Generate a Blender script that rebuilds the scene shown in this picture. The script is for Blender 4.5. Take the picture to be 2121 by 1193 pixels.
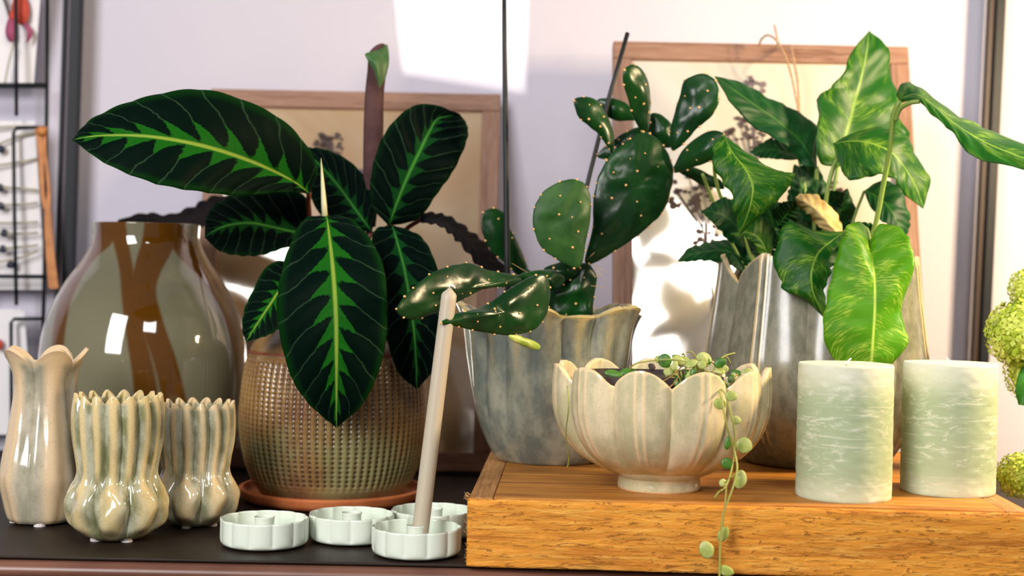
import bpy, bmesh, math, random
from mathutils import Vector, Matrix, noise
random.seed(7)
PI = math.pi
for o in list(bpy.data.objects):
    bpy.data.objects.remove(o, do_unlink=True)
scene = bpy.context.scene
COL = scene.collection

# ------------------------------------------------------------------ camera
W, H, F = 2121.0, 1193.0, 2946.0
CAM = Vector((0, 0, 0.214))
PITCH, ROLL = math.radians(0.67), math.radians(1.1)
RC = Matrix.Rotation(PI / 2 - PITCH, 3, 'X') @ Matrix.Rotation(ROLL, 3, 'Z')
cd = bpy.data.cameras.new('camera')
cd.sensor_width = 36.0
cd.lens = 36.0 * F / W
cd.clip_start = 0.02
cd.dof.use_dof = True
cd.dof.focus_distance = 1.10
cd.dof.aperture_fstop = 5.0
cam = bpy.data.objects.new('camera', cd)
COL.objects.link(cam)
cam.matrix_world = Matrix.Translation(CAM) @ RC.to_4x4()
scene.camera = cam

# ------------------------------------------------------------------ world, lights, exposure
vs = scene.view_settings
vs.view_transform = 'Standard'
vs.look = 'None'
vs.exposure = 0.32
vs.gamma = 1.0
vs.use_curve_mapping = False
wd = bpy.data.worlds.new('room_light')
scene.world = wd
wd.use_nodes = True
wd.node_tree.nodes['Background'].inputs[0].default_value = (1.0, 0.95, 0.98, 1)
wd.node_tree.nodes['Background'].inputs[1].default_value = 0.10


def aim(o, target):
    o.rotation_euler = (Vector(target) - o.location).to_track_quat('-Z', 'Y').to_euler()


def area(name, loc, target, sx, sy, power, col):
    l = bpy.data.lights.new(name, 'AREA')
    l.shape = 'RECTANGLE'
    l.size, l.size_y = sx, sy
    l.energy, l.color = power, col
    o = bpy.data.objects.new(name, l)
    COL.objects.link(o)
    o.location = loc
    aim(o, target)
    return o


area('window_daylight', (-1.15, -0.9, 1.15), (-0.1, 1.3, 0.15), 0.8, 1.4, 52, (1.0, 0.975, 0.97))
area('second_window_daylight', (0.47, -0.9, 1.56), (0.15, 1.36, 0.15), 0.62, 0.50, 14, (1.0, 0.95, 0.90))
lp = bpy.data.lights.new('table_lamp_bulb', 'POINT')
lp.energy, lp.color, lp.shadow_soft_size = 54, (1.0, 0.76, 0.45), 0.05
lo = bpy.data.objects.new('table_lamp_bulb', lp)
COL.objects.link(lo)
lo.location = (0.78, 1.07, 0.46)
def P(x, y, D):
    """photo pixel at distance D (world y) -> world point"""
    d = RC @ Vector(((x - W / 2) / F, -(y - H / 2) / F, -1.0))
    return CAM + d * (D / d.y)


# added unseen spot, made up to throw the bright patch on the wall
SPL = Vector((-0.14, 0.50, 1.55))
sp = bpy.data.lights.new('added_patch_light', 'SPOT')
sp.energy, sp.color, sp.shadow_soft_size = 140, (1.0, 0.92, 0.80), 0.0008
sp.spot_size, sp.spot_blend = math.radians(24), 0.2
so = bpy.data.objects.new('added_patch_light', sp)
COL.objects.link(so)
so.location = SPL
aim(so, P(965, 20, 1.62))


# ------------------------------------------------------------------ mesh helpers
def tag(o, label=None, cat=None, group=None, kind=None):
    if label: o['label'] = label
    if cat: o['category'] = cat
    if group: o['group'] = group
    if kind: o['kind'] = kind
    return o


def empty(name, loc=(0, 0, 0), rz=0):
    o = bpy.data.objects.new(name, None)
    COL.objects.link(o)
    o.location = loc
    o.rotation_euler = (0, 0, rz)
    o.empty_display_size = 0.02
    return o


def link_mesh(name, me, mat=None, parent=None, smooth=True):
    if mat is not None and len(me.materials) == 0:
        me.materials.append(mat)
    if smooth:
        me.polygons.foreach_set('use_smooth', [True] * len(me.polygons))
    o = bpy.data.objects.new(name, me)
    COL.objects.link(o)
    if parent is not None:
        o.parent = parent
        o.matrix_parent_inverse = Matrix.Translation(parent.location).inverted() if parent.type == 'EMPTY' and parent.rotation_euler.z == 0 and parent.parent is None else Matrix()
    return o


def mesh(name, v, f, mat=None, parent=None, smooth=True, attr=None, uv=None):
    me = bpy.data.meshes.new(name)
    me.from_pydata([tuple(p) for p in v], [], f)
    if attr:
        for an, vals in attr.items():
            a = me.attributes.new(an, 'FLOAT', 'POINT')
            a.data.foreach_set('value', vals)
    if uv is not None:
        l = me.uv_layers.new(name='UVMap')
        buf = []
        for lp_ in me.loops:
            buf.extend(uv[lp_.vertex_index])
        l.data.foreach_set('uv', buf)
    me.update()
    return link_mesh(name, me, mat, parent, smooth)


def cat1(pts, n):
    """Catmull-Rom through a list of tuples, n samples"""
    m = len(pts)
    out = []
    for i in range(n):
        t = i / (n - 1) * (m - 1)
        k = min(int(t), m - 2)
        u = t - k
        p1, p2 = pts[k], pts[k + 1]
        p0 = pts[k - 1] if k > 0 else tuple(2 * a - b for a, b in zip(p1, p2))
        p3 = pts[k + 2] if k + 2 < m else tuple(2 * b - a for a, b in zip(p1, p2))
        out.append(tuple(0.5 * (2 * b + (c - a) * u + (2 * a - 5 * b + 4 * c - d) * u * u + (3 * b - a - 3 * c + d) * u ** 3)
                         for a, b, c, d in zip(p0, p1, p2, p3)))
    return out


def closed(pts, n):
    m = len(pts)
    out = []
    for i in range(n):
        t = i / n * m
        k = int(t) % m
        u = t - int(t)
        p0, p1, p2, p3 = pts[k - 1], pts[k], pts[(k + 1) % m], pts[(k + 2) % m]
        out.append(tuple(0.5 * (2 * b + (c - a) * u + (2 * a - 5 * b + 4 * c - d) * u * u + (3 * b - a - 3 * c + d) * u ** 3)
                         for a, b, c, d in zip(p0, p1, p2, p3)))
    return out


def interp(tab, x):
    if x <= tab[0][0]: return tab[0][1]
    for (a, b), (c, d) in zip(tab, tab[1:]):
        if x <= c:
            return b + (d - b) * (x - a) / (c - a)
    return tab[-1][1]


def sstep(a, b, x):
    t = max(0, min(1, (x - a) / (b - a)))
    return t * t * (3 - 2 * t)


def tube_data(pts, rad, ns=8, cap=True):
    pts = [Vector(p) for p in pts]
    n = len(pts)
    rr = rad if isinstance(rad, (list, tuple)) else [rad] * n
    v, f = [], []
    up = Vector((0.31, 0.17, 0.93)).normalized()
    for i in range(n):
        t = (pts[min(i + 1, n - 1)] - pts[max(i - 1, 0)]).normalized()
        a = t.cross(up)
        if a.length < 1e-4: a = t.cross(Vector((1, 0, 0)))
        a.normalize()
        b = t.cross(a)
        for k in range(ns):
            an = 2 * PI * k / ns
            v.append(pts[i] + (a * math.cos(an) + b * math.sin(an)) * rr[i])
    for i in range(n - 1):
        for k in range(ns):
            f.append((i * ns + k, i * ns + (k + 1) % ns, (i + 1) * ns + (k + 1) % ns, (i + 1) * ns + k))
    if cap:
        f.append(tuple(reversed(range(ns))))
        f.append(tuple((n - 1) * ns + k for k in range(ns)))
    return v, f


def tube(name, pts, rad, mat, parent=None, ns=8):
    v, f = tube_data(pts, rad, ns)
    return mesh(name, v, f, mat, parent)


def merge(parts):
    V, FF = [], []
    for v, f in parts:
        b = len(V)
        V += v
        FF += [tuple(i + b for i in q) for q in f]
    return V, FF


def box_data(x0, x1, y0, y1, z0, z1):
    v = [Vector(p) for p in ((x0, y0, z0), (x1, y0, z0), (x1, y1, z0), (x0, y1, z0), (x0, y0, z1), (x1, y0, z1), (x1, y1, z1), (x0, y1, z1))]
    return v, [(0, 3, 2, 1), (4, 5, 6, 7), (0, 1, 5, 4), (1, 2, 6, 5), (2, 3, 7, 6), (3, 0, 4, 7)]


def box(name, x0, x1, y0, y1, z0, z1, mat, parent=None, bevel=0.0):
    v, f = box_data(x0, x1, y0, y1, z0, z1)
    o = mesh(name, v, f, mat, parent, smooth=False)
    if bevel:
        m = o.modifiers.new('bevel', 'BEVEL')
        m.width, m.segments, m.limit_method = bevel, 2, 'NONE'
    return o


def lathe(name, prof, fun, nth, nz, mat, parent, thick=0.0, cap=True, rim_seg=True):
    """prof [(z, r)] smooth; fun(theta, t, z, r) -> (r, z, ridge). local coords"""
    pr = cat1(prof, nz)
    v, f, at = [], [], []
    for i, (z, r) in enumerate(pr):
        t = i / (nz - 1)
        for k in range(nth):
            th = 2 * PI * k / nth
            r2, z2, g = fun(th, t, z, r)
            v.append((r2 * math.sin(th), -r2 * math.cos(th), z2))
            at.append(g)
    for i in range(nz - 1):
        for k in range(nth):
            k2 = (k + 1) % nth
            f.append((i * nth + k, i * nth + k2, (i + 1) * nth + k2, (i + 1) * nth + k))
    if cap:
        c = len(v)
        v.append((0, 0, pr[0][0]))
        at.append(0.0)
        for k in range(nth):
            f.append((c, (k + 1) % nth, k))
    o = mesh(name, v, f, mat, None, True, {'ridge': at})
    if parent is not None:
        o.parent = parent
    if thick:
        m = o.modifiers.new('wall', 'SOLIDIFY')
        m.thickness, m.offset, m.use_even_offset = thick, -1, False
        if rim_seg:
            b = o.modifiers.new('rim', 'BEVEL')
            b.width, b.segments, b.limit_method, b.angle_limit = thick * 0.42, 2, 'ANGLE', math.radians(60)
    return o


# ------------------------------------------------------------------ material helpers
class NT:
    def __init__(s, name):
        s.m = bpy.data.materials.new(name)
        s.m.use_nodes = True
        s.t = s.m.node_tree
        s.b = s.t.nodes['Principled BSDF']
        s.out = s.t.nodes['Material Output']

    def n(s, ty, **kw):
        x = s.t.nodes.new(ty)
        for k, v in kw.items():
            setattr(x, k, v)
        return x

    def put(s, sock, val):
        if isinstance(val, bpy.types.NodeSocket):
            s.t.links.new(val, sock)
        elif val is not None:
            if isinstance(val, (tuple, list)) and len(val) == 3 and sock.type == 'RGBA':
                val = (*val, 1)
            sock.default_value = val

    def math(s, op, a, b=None, c=None, clamp=False):
        x = s.n('ShaderNodeMath', operation=op, use_clamp=clamp)
        for i, q in enumerate((a, b, c)):
            if q is not None: s.put(x.inputs[i], q)
        return x.outputs[0]

    def mix(s, fac, a, b, blend='MIX'):
        x = s.n('ShaderNodeMix', data_type='RGBA', blend_type=blend)
        s.put(x.inputs[0], fac)
        s.put(x.inputs[6], a)
        s.put(x.inputs[7], b)
        return x.outputs[2]

    def step(s, lo, hi, val):
        x = s.n('ShaderNodeMapRange', interpolation_type='SMOOTHSTEP')
        s.put(x.inputs[0], val)
        s.put(x.inputs[1], lo)
        s.put(x.inputs[2], hi)
        return x.outputs[0]

    def coord(s, kind='Object', scale=(1, 1, 1)):
        c = s.n('ShaderNodeTexCoord')
        mp = s.n('ShaderNodeMapping')
        mp.inputs['Scale'].default_value = scale
        s.t.links.new(c.outputs[kind], mp.inputs[0])
        return mp.outputs[0]

    def noise(s, vec, scale, detail=3.0, rough=0.55, dist=0.0):
        x = s.n('ShaderNodeTexNoise')
        s.put(x.inputs['Vector'], vec)
        x.inputs['Scale'].default_value = scale
        x.inputs['Detail'].default_value = detail
        x.inputs['Roughness'].default_value = rough
        x.inputs['Distortion'].default_value = dist
        return x.outputs[0]

    def attr(s, name):
        return s.n('ShaderNodeAttribute', attribute_name=name).outputs['Fac']

    def bump(s, h, strength=0.3, dist=0.001):
        x = s.n('ShaderNodeBump')
        x.inputs['Strength'].default_value = strength
        x.inputs['Distance'].default_value = dist
        s.put(x.inputs['Height'], h)
        s.t.links.new(x.outputs[0], s.b.inputs['Normal'])
        return x.outputs[0]

    def set(s, **kw):
        names = {'base': 'Base Color', 'rough': 'Roughness', 'metal': 'Metallic', 'spec': 'Specular IOR Level',
                 'coat': 'Coat Weight', 'coatr': 'Coat Roughness', 'trans': 'Transmission Weight', 'sss': 'Subsurface Weight',
                 'ior': 'IOR', 'sheen': 'Sheen Weight'}
        for k, v in kw.items():
            s.put(s.b.inputs[names[k]], v)
        return s


def plain(name, col, rough=0.5, **kw):
    m = NT(name)
    m.set(base=col, rough=rough, **kw)
    return m.m


def speckled(name, c1, c2, scale, rough=0.5, bump=0.0, **kw):
    m = NT(name)
    v = m.coord()
    n = m.noise(v, scale, 4)
    m.set(base=m.mix(m.step(0.35, 0.65, n), c1, c2), rough=rough, **kw)
    if bump: m.bump(n, bump, 0.001)
    return m.m


def glaze(name, groove, ridge, speck, rough=0.12, lo=0.35, hi=0.95, nscale=45, streak=0.5):
    """reactive glaze: thin over ridges (warm clay shows), pooled in grooves"""
    m = NT(name)
    g = m.attr('ridge')
    v = m.coord()
    n1 = m.noise(m.coord(scale=(1, 1, 0.55)), nscale, 4, 0.6)
    vs_ = m.coord(scale=(1, 1, 0.16))
    n2 = m.noise(vs_, nscale * 1.8, 3, 0.6)
    f = m.math('ADD', g, m.math('MULTIPLY', m.math('SUBTRACT', n2, 0.5), streak))
    f = m.step(lo, hi, f)
    n3 = m.noise(v, 900, 2, 0.7)
    base = m.mix(m.step(0.36, 0.66, n1), groove, speck)
    base = m.mix(f, base, ridge)
    base = m.mix(m.math('MULTIPLY', m.step(0.56, 0.70, n3), 0.35), base, tuple(c * 0.45 for c in groove))
    m.set(base=base, rough=rough, spec=0.6, coat=0.5 if rough < 0.2 else 0.12, coatr=0.06)
    m.bump(m.noise(v, 160, 2), 0.06, 0.001)
    return m.m


def wood(name, dark, mid, light, axis='X', rough=0.6, scale=1.0, bump=0.25, flecks=False):
    m = NT(name)
    sc = {'X': (1.5, 22, 22), 'Z': (22, 22, 1.5), 'Y': (22, 1.5, 22)}[axis]
    v = m.coord(scale=tuple(c * scale for c in sc))
    n1 = m.noise(v, 4.0, 5, 0.62, 0.8)
    n2 = m.noise(v, 17.0, 3, 0.6, 0.4)
    c = m.mix(m.step(0.28, 0.60, n1), dark, mid)
    c = m.mix(m.math('MULTIPLY', m.step(0.45, 0.72, n2), 0.7), c, light)
    h = m.math('ADD', n1, m.math('MULTIPLY', n2, 0.6))
    if flecks:
        fv = m.coord(scale=(30, 30, 190))
        n3 = m.noise(fv, 1.7, 4, 0.65, 1.6)
        fl = m.step(0.575, 0.61, n3)
        fade = m.math('SUBTRACT', 1.0, m.step(0.62, 0.68, n3))
        fl = m.math('MULTIPLY', fl, fade)
        c = m.mix(m.math('MULTIPLY', fl, 0.9), c, tuple(q * 0.42 for q in dark))
        h = m.math('ADD', h, m.math('MULTIPLY', n3, 2.2))
    m.set(base=c, rough=rough, spec=0.3)
    m.bump(h, bump, 0.002)
    return m.m


def add_translucent(m, col, fac):
    tr = m.n('ShaderNodeBsdfTranslucent')
    m.put(tr.inputs[0], col)
    mx = m.n('ShaderNodeMixShader')
    m.put(mx.inputs[0], fac)
    m.t.links.new(m.b.outputs[0], mx.inputs[1])
    m.t.links.new(tr.outputs[0], mx.inputs[2])
    m.t.links.new(mx.outputs[0], m.out.inputs[0])


def calathea_mat(name, nveins, dark, mid, rib, spread=1.0):
    m = NT(name)
    uv = m.n('ShaderNodeUVMap', uv_map='UVMap').outputs[0]
    sep = m.n('ShaderNodeSeparateXYZ')
    m.put(sep.inputs[0], uv)
    u, v = sep.outputs[0], sep.outputs[1]
    s = m.math('MULTIPLY', m.math('ABSOLUTE', m.math('SUBTRACT', u, 0.5)), 2.0)
    side = m.math('MULTIPLY', m.step(0.49, 0.51, u), 0.5)
    mp = m.n('ShaderNodeMapping')
    mp.inputs['Scale'].default_value = (14, 26, 1)
    m.put(mp.inputs[0], uv)
    jit = m.math('SUBTRACT', m.noise(mp.outputs[0], 3.0, 4, 0.7), 0.5)
    jit2 = m.math('SUBTRACT', m.noise(mp.outputs[0], 0.35, 2, 0.5), 0.5)
    ph = m.math('MULTIPLY', m.math('SUBTRACT', v, m.math('MULTIPLY', m.math('POWER', s, 0.8), 0.16)), float(nveins))
    ph = m.math('ADD', m.math('ADD', ph, side), m.math('MULTIPLY', jit2, 0.5))
    fr = m.math('FRACT', m.math('ADD', ph, 20.0))
    tri = m.math('MULTIPLY', m.math('ABSOLUTE', m.math('SUBTRACT', fr, 0.5)), 2.0)
    reach = m.math('ADD', 0.07, m.math('MULTIPLY', m.math('POWER', tri, 1.6), 0.40 * spread))
    reach = m.math('MULTIPLY', reach, m.math('SUBTRACT', 1.15, m.math('MULTIPLY', v, 0.45)))
    reach = m.math('ADD', reach, m.math('MULTIPLY', jit, 0.22))
    light = m.math('SUBTRACT', 1.0, m.step(-0.03, 0.03, m.math('SUBTRACT', s, reach)))
    vein = m.step(0.90, 0.985, tri)
    edge = m.step(0.80, 1.0, m.math('ADD', s, m.math('MULTIPLY', jit, 0.1)))
    c = m.mix(m.math('MULTIPLY', edge, 0.55), dark, tuple(q * 0.45 for q in mid))
    c = m.mix(m.math('MULTIPLY', vein, 0.42), c, (0.05, 0.11, 0.055))
    c = m.mix(light, c, mid)
    ribm = m.math('SUBTRACT', 1.0, m.step(0.02, 0.06, m.math('ADD', s, m.math('MULTIPLY', v, 0.012))))
    c = m.mix(ribm, c, rib)
    m.set(base=c, rough=0.5, spec=0.02)
    fine = m.n('ShaderNodeMapping')
    fine.inputs['Scale'].default_value = (30, 240, 1)
    m.put(fine.inputs[0], uv)
    h = m.math('SUBTRACT', m.math('MULTIPLY', m.noise(fine.outputs[0], 1.0, 2), 0.25), m.math('MULTIPLY', vein, 0.8))
    m.bump(h, 0.35, 0.0012)
    add_translucent(m, c, 0.12)
    return m.m


def musaica_mat(name, base, light, rib):
    m = NT(name)
    uv = m.n('ShaderNodeUVMap', uv_map='UVMap').outputs[0]
    sep = m.n('ShaderNodeSeparateXYZ')
    m.put(sep.inputs[0], uv)
    u, v = sep.outputs[0], sep.outputs[1]
    s = m.math('MULTIPLY', m.math('ABSOLUTE', m.math('SUBTRACT', u, 0.5)), 2.0)
    ph = m.math('SUBTRACT', v, m.math('MULTIPLY', m.math('POWER', s, 1.0), 0.24))
    cmb = m.n('ShaderNodeCombineXYZ')
    m.put(cmb.inputs[0], m.math('MULTIPLY', u, 7.0))
    m.put(cmb.inputs[1], m.math('MULTIPLY', ph, 120.0))
    fine = m.noise(cmb.outputs[0], 1.0, 2, 0.6)
    cmb2 = m.n('ShaderNodeCombineXYZ')
    m.put(cmb2.inputs[0], m.math('MULTIPLY', u, 3.0))
    m.put(cmb2.inputs[1], m.math('MULTIPLY', ph, 11.0))
    oi = m.n('ShaderNodeObjectInfo').outputs['Random']
    m.put(cmb2.inputs[2], m.math('MULTIPLY', oi, 17.0))
    patch = m.noise(cmb2.outputs[0], 1.0, 3, 0.6)
    f = m.math('MULTIPLY', m.step(0.44, 0.60, fine), m.step(0.40, 0.68, patch))
    f = m.math('ADD', f, m.math('MULTIPLY', m.step(0.62, 0.76, patch), 0.55), clamp=True)
    c = m.mix(f, base, light)
    ribm = m.math('SUBTRACT', 1.0, m.step(0.012, 0.05, s))
    c = m.mix(ribm, c, rib)
    m.set(base=c, rough=0.40, spec=0.22)
    band = m.math('SINE', m.math('MULTIPLY', ph, 45.0))
    m.bump(m.math('ADD', m.math('MULTIPLY', band, 0.25), m.math('MULTIPLY', fine, 0.5)), 0.35, 0.001)
    add_translucent(m, m.mix(0.5, c, (0.30, 0.55, 0.02)), 0.30)
    return m.m


MAT = {}
M = MAT
# wall
m = NT('plaster_wall')
v = m.coord()
m.set(base=m.mix(m.noise(v, 6, 4), (0.555, 0.53, 0.62), (0.595, 0.57, 0.655)), rough=0.85, spec=0.2)
m.bump(m.noise(v, 60, 4), 0.12, 0.003)
M['wall'] = m.m
M['floor'] = wood('floor_boards', (0.05, 0.03, 0.02), (0.12, 0.07, 0.04), (0.16, 0.1, 0.06))
M['table'] = speckled('dark_table_lacquer', (0.015, 0.009, 0.006), (0.025, 0.016, 0.011), 9, 0.5, 0.05, spec=0.18)
M['mould'] = speckled('brown_moulding_lacquer', (0.13, 0.055, 0.036), (0.19, 0.085, 0.055), 12, 0.34, spec=0.5)
M['board'] = wood('board_wood', (0.25, 0.085, 0.014), (0.50, 0.20, 0.030), (0.66, 0.33, 0.075), 'X', 0.55, 1.0, 0.30)
M['board_front'] = wood('rough_sawn_wood', (0.48, 0.155, 0.014), (0.80, 0.32, 0.034), (0.92, 0.48, 0.09), 'X', 0.65, 0.8, 0.55, flecks=True)
M['board_end'] = wood('end_strip_wood', (0.26, 0.11, 0.035), (0.46, 0.22, 0.07), (0.58, 0.33, 0.13), 'Y', 0.75, 1.0, 0.4)
M['fibre'] = plain('torn_wood_fibre', (0.62, 0.36, 0.14), 0.8)
M['framewood'] = wood('frame_wood', (0.17, 0.082, 0.052), (0.29, 0.16, 0.108), (0.38, 0.235, 0.17), 'X', 0.55, 1.2, 0.1)
M['framewoodz'] = wood('frame_wood_upright', (0.17, 0.082, 0.052), (0.29, 0.16, 0.108), (0.38, 0.235, 0.17), 'Z', 0.55, 1.2, 0.1)
M['black_metal'] = plain('black_metal', (0.006, 0.008, 0.013), 0.5, spec=0.25)
M['grey_metal'] = plain('grey_metal', (0.12, 0.095, 0.11), 0.5, spec=0.3)
M['brown_metal'] = plain('bronze_metal', (0.040, 0.024, 0.018), 0.5, spec=0.3)
M['paper'] = plain('card_paper', (0.80, 0.77, 0.79), 0.8)
M['stick'] = plain('black_stick', (0.008, 0.010, 0.011), 0.55)
M['twine'] = speckled('jute_twine', (0.34, 0.20, 0.11), (0.50, 0.32, 0.18), 400, 0.9, 0.5)
M['leather'] = speckled('tan_leather', (0.42, 0.15, 0.035), (0.55, 0.22, 0.06), 80, 0.55, 0.2)
M['dried'] = plain('dried_flower', (0.07, 0.045, 0.04), 0.8)
M['dried2'] = plain('dried_flower_grey', (0.16, 0.12, 0.13), 0.8)
M['redpetal'] = plain('pressed_red_petal', (0.50, 0.06, 0.035), 0.7)
M['purplepetal'] = plain('pressed_purple_petal', (0.32, 0.06, 0.14), 0.7)
M['berry'] = plain('dark_blue_berry', (0.02, 0.025, 0.05), 0.6)
M['twig'] = plain('pressed_twig', (0.38, 0.33, 0.22), 0.8)
M['soil'] = speckled('potting_soil', (0.012, 0.008, 0.006), (0.04, 0.025, 0.016), 300, 0.95, 0.9)
M['nursery'] = plain('nursery_pot_plastic', (0.035, 0.022, 0.025), 0.4)
M['mint'] = plain('mint_enamel', (0.74, 0.81, 0.69), 0.22, spec=0.5, coat=0.4)
M['taper'] = plain('taper_wax', (0.50, 0.44, 0.33), 0.45, sss=0.15)
M['wick'] = plain('cotton_wick', (0.85, 0.82, 0.76), 0.9)
M['rubber'] = plain('white_foot_pad', (0.75, 0.68, 0.66), 0.7)
M['terracotta'] = speckled('terracotta', (0.50, 0.13, 0.035), (0.62, 0.19, 0.06), 40, 0.6, 0.1)
M['areole'] = plain('areole_fuzz', (0.80, 0.46, 0.18), 0.9)
M['areole'].node_tree.nodes['Principled BSDF'].inputs['Base Color'].default_value = (0.85, 0.50, 0.20, 1)
M['spine'] = plain('cactus_spine', (0.65, 0.38, 0.18), 0.6)
M['petiole'] = plain('petiole_red', (0.16, 0.035, 0.02), 0.5)
M['petiole_g'] = plain('petiole_green', (0.20, 0.30, 0.05), 0.45)
M['spike'] = plain('pale_sheath', (0.62, 0.60, 0.34), 0.5)
M['roll'] = speckled('rolled_leaf_underside', (0.060, 0.028, 0.030), (0.11, 0.055, 0.052), 30, 0.7, spec=0.1)
M['roll_in'] = plain('rolled_leaf_inside', (0.04, 0.12, 0.025), 0.5)
M['under'] = speckled('leaf_underside', (0.006, 0.005, 0.006), (0.014, 0.010, 0.010), 30, 0.8, spec=0.05)
M['cal'] = calathea_mat('velvet_leaf', 11, (0.0015, 0.0075, 0.0045), (0.010, 0.110, 0.008), (0.24, 0.36, 0.05))
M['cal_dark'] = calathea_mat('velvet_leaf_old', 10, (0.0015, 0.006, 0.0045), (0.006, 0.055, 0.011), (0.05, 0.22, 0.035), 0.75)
M['mus'] = musaica_mat('network_leaf', (0.008, 0.095, 0.008), (0.20, 0.36, 0.035), (0.22, 0.38, 0.05))
M['mus_lit'] = musaica_mat('network_leaf_lit', (0.085, 0.30, 0.006), (0.42, 0.60, 0.07), (0.55, 0.72, 0.12))  # lit copy: the lamp's lime glow is put into the front leaf's colour
M['mus_dark'] = musaica_mat('network_leaf_dark', (0.006, 0.060, 0.016), (0.03, 0.15, 0.03), (0.06, 0.2, 0.03))  # same leaf in darker green tones
M['dryleaf'] = speckled('withered_leaf', (0.42, 0.25, 0.07), (0.62, 0.46, 0.18), 70, 0.7, 0.6)
M['hyd_leaf'] = speckled('viburnum_leaf', (0.03, 0.19, 0.01), (0.06, 0.27, 0.02), 60, 0.45, 0.3)
M['floret'] = speckled('lime_floret', (0.34, 0.46, 0.02), (0.62, 0.70, 0.12), 70, 0.6)

m = NT('cactus_skin')
v = m.coord()
n = m.noise(v, 22, 4)
m.set(base=m.mix(m.step(0.35, 0.7, n), (0.0025, 0.024, 0.006), (0.006, 0.052, 0.007)), rough=0.29, spec=0.34)
m.bump(m.noise(v, 55, 3), 0.22, 0.003)
M['cactus'] = m.m
m = NT('cactus_skin_pale')
v = m.coord()
n = m.noise(v, 60, 5)
m.set(base=m.mix(m.step(0.35, 0.7, n), (0.016, 0.062, 0.014), (0.032, 0.10, 0.020)), rough=0.45, spec=0.22)
m.bump(m.noise(v, 50, 3), 0.22, 0.003)
M['cactus_pale'] = m.m
M['cactus_new'] = speckled('cactus_new_growth', (0.30, 0.42, 0.05), (0.55, 0.60, 0.16), 90, 0.4)

M['glaze_bulb'] = glaze('olive_glaze', (0.20, 0.205, 0.095), (0.72, 0.56, 0.27), (0.50, 0.49, 0.36), 0.10, 0.25, 0.80, 70)
M['glaze_back'] = glaze('sage_glaze', (0.23, 0.225, 0.13), (0.74, 0.57, 0.32), (0.50, 0.48, 0.37), 0.12, 0.30, 0.85, 60)
M['glaze_lily'] = glaze('cream_glaze', (0.32, 0.30, 0.21), (0.72, 0.54, 0.33), (0.56, 0.50, 0.38), 0.10, 0.25, 0.80, 40)
M['glaze_bowl'] = glaze('lotus_glaze', (0.52, 0.48, 0.28), (0.92, 0.69, 0.40), (0.78, 0.66, 0.43), 0.10, 0.30, 0.80, 50)
M['glaze_pot'] = glaze('blue_grey_glaze', (0.15, 0.175, 0.15), (0.52, 0.41, 0.17), (0.37, 0.37, 0.28), 0.14, 0.40, 0.95, 42, 0.9)
M['glaze_tulip'] = glaze('grey_tulip_glaze', (0.155, 0.155, 0.11), (0.60, 0.45, 0.23), (0.24, 0.23, 0.17), 0.24, 0.50, 0.85, 120, 0.25)

# pillar candle wax: frosty horizontal scratches on mint wax
m = NT('mint_pillar_wax')
v = m.coord(scale=(1, 1, 3.0))
n1 = m.noise(v, 75, 8, 0.74, 0.6)
v2 = m.coord(scale=(0.5, 0.5, 11))
n2 = m.noise(v2, 34, 5, 0.66, 0.8)
n4 = m.noise(m.coord(scale=(1, 1, 2.2)), 26, 4, 0.6)
fr = m.math('MULTIPLY', m.step(0.50, 0.60, n1), m.step(0.40, 0.60, n4))
fr = m.math('ADD', fr, m.math('MULTIPLY', m.step(0.58, 0.64, n2), 0.75), clamp=True)
sepz = m.n('ShaderNodeSeparateXYZ')
m.put(sepz.inputs[0], m.coord())
toppale = m.step(0.070, 0.098, sepz.outputs[2])
botpale = m.math('MULTIPLY', m.math('SUBTRACT', 1.0, m.step(0.004, 0.022, sepz.outputs[2])), 0.5)
c = m.mix(m.noise(m.coord(), 18, 3), (0.35, 0.43, 0.25), (0.41, 0.48, 0.30))
c = m.mix(m.math('ADD', toppale, botpale, clamp=True), c, (0.68, 0.70, 0.53))
c = m.mix(m.math('MULTIPLY', fr, 0.62), c, (0.74, 0.74, 0.60))
m.set(base=c, rough=0.62, spec=0.25, sss=0.1)
m.put(m.b.inputs['Subsurface Radius'], (0.006, 0.006, 0.005))
m.bump(m.math('ADD', n1, n2), 0.12, 0.001)
M['pillar'] = m.m

# ribbed stoneware
m = NT('ribbed_stoneware')
v = m.coord()
g = m.attr('ridge')
n1 = m.noise(v, 26, 4, 0.6)
n2 = m.noise(v, 380, 3, 0.6)
sepz = m.n('ShaderNodeSeparateXYZ')
m.put(sepz.inputs[0], v)
c = m.mix(m.step(0.3, 0.65, n1), (0.19, 0.085, 0.036), (0.30, 0.17, 0.055))
c = m.mix(m.math('MULTIPLY', m.step(0.4, 0.62, m.noise(v, 17, 3)), m.math('SUBTRACT', 1.0, m.step(0.05, 0.085, sepz.outputs[2]))), c, (0.25, 0.235, 0.10))
c = m.mix(m.math('MULTIPLY', m.step(0.45, 0.75, n2), 0.5), c, (0.36, 0.26, 0.14))
c = m.mix(m.math('SUBTRACT', 1.0, m.step(0.12, 0.80, g)), c, (0.040, 0.022, 0.009))
m.set(base=c, rough=0.17, spec=0.65)
m.bump(n2, 0.2, 0.001)
M['stoneware'] = m.m
M['groove'] = plain('red_clay_groove', (0.30, 0.06, 0.03), 0.6)

# overlay glass
m = NT('smoke_and_amber_glass')
a = m.attr('amber')
v = m.coord()
smoke = m.mix(m.noise(v, 14, 3), (0.175, 0.165, 0.095), (0.23, 0.215, 0.135))
c = m.mix(a, smoke, (0.14, 0.052, 0.004))
m.set(base=c, rough=0.06, spec=0.6, coat=1.0, coatr=0.02)
m.put(m.b.inputs['Transmission Weight'], m.math('ADD', 0.12, m.math('MULTIPLY', a, 0.12)))
M['glass_vase'] = m.m

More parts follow.
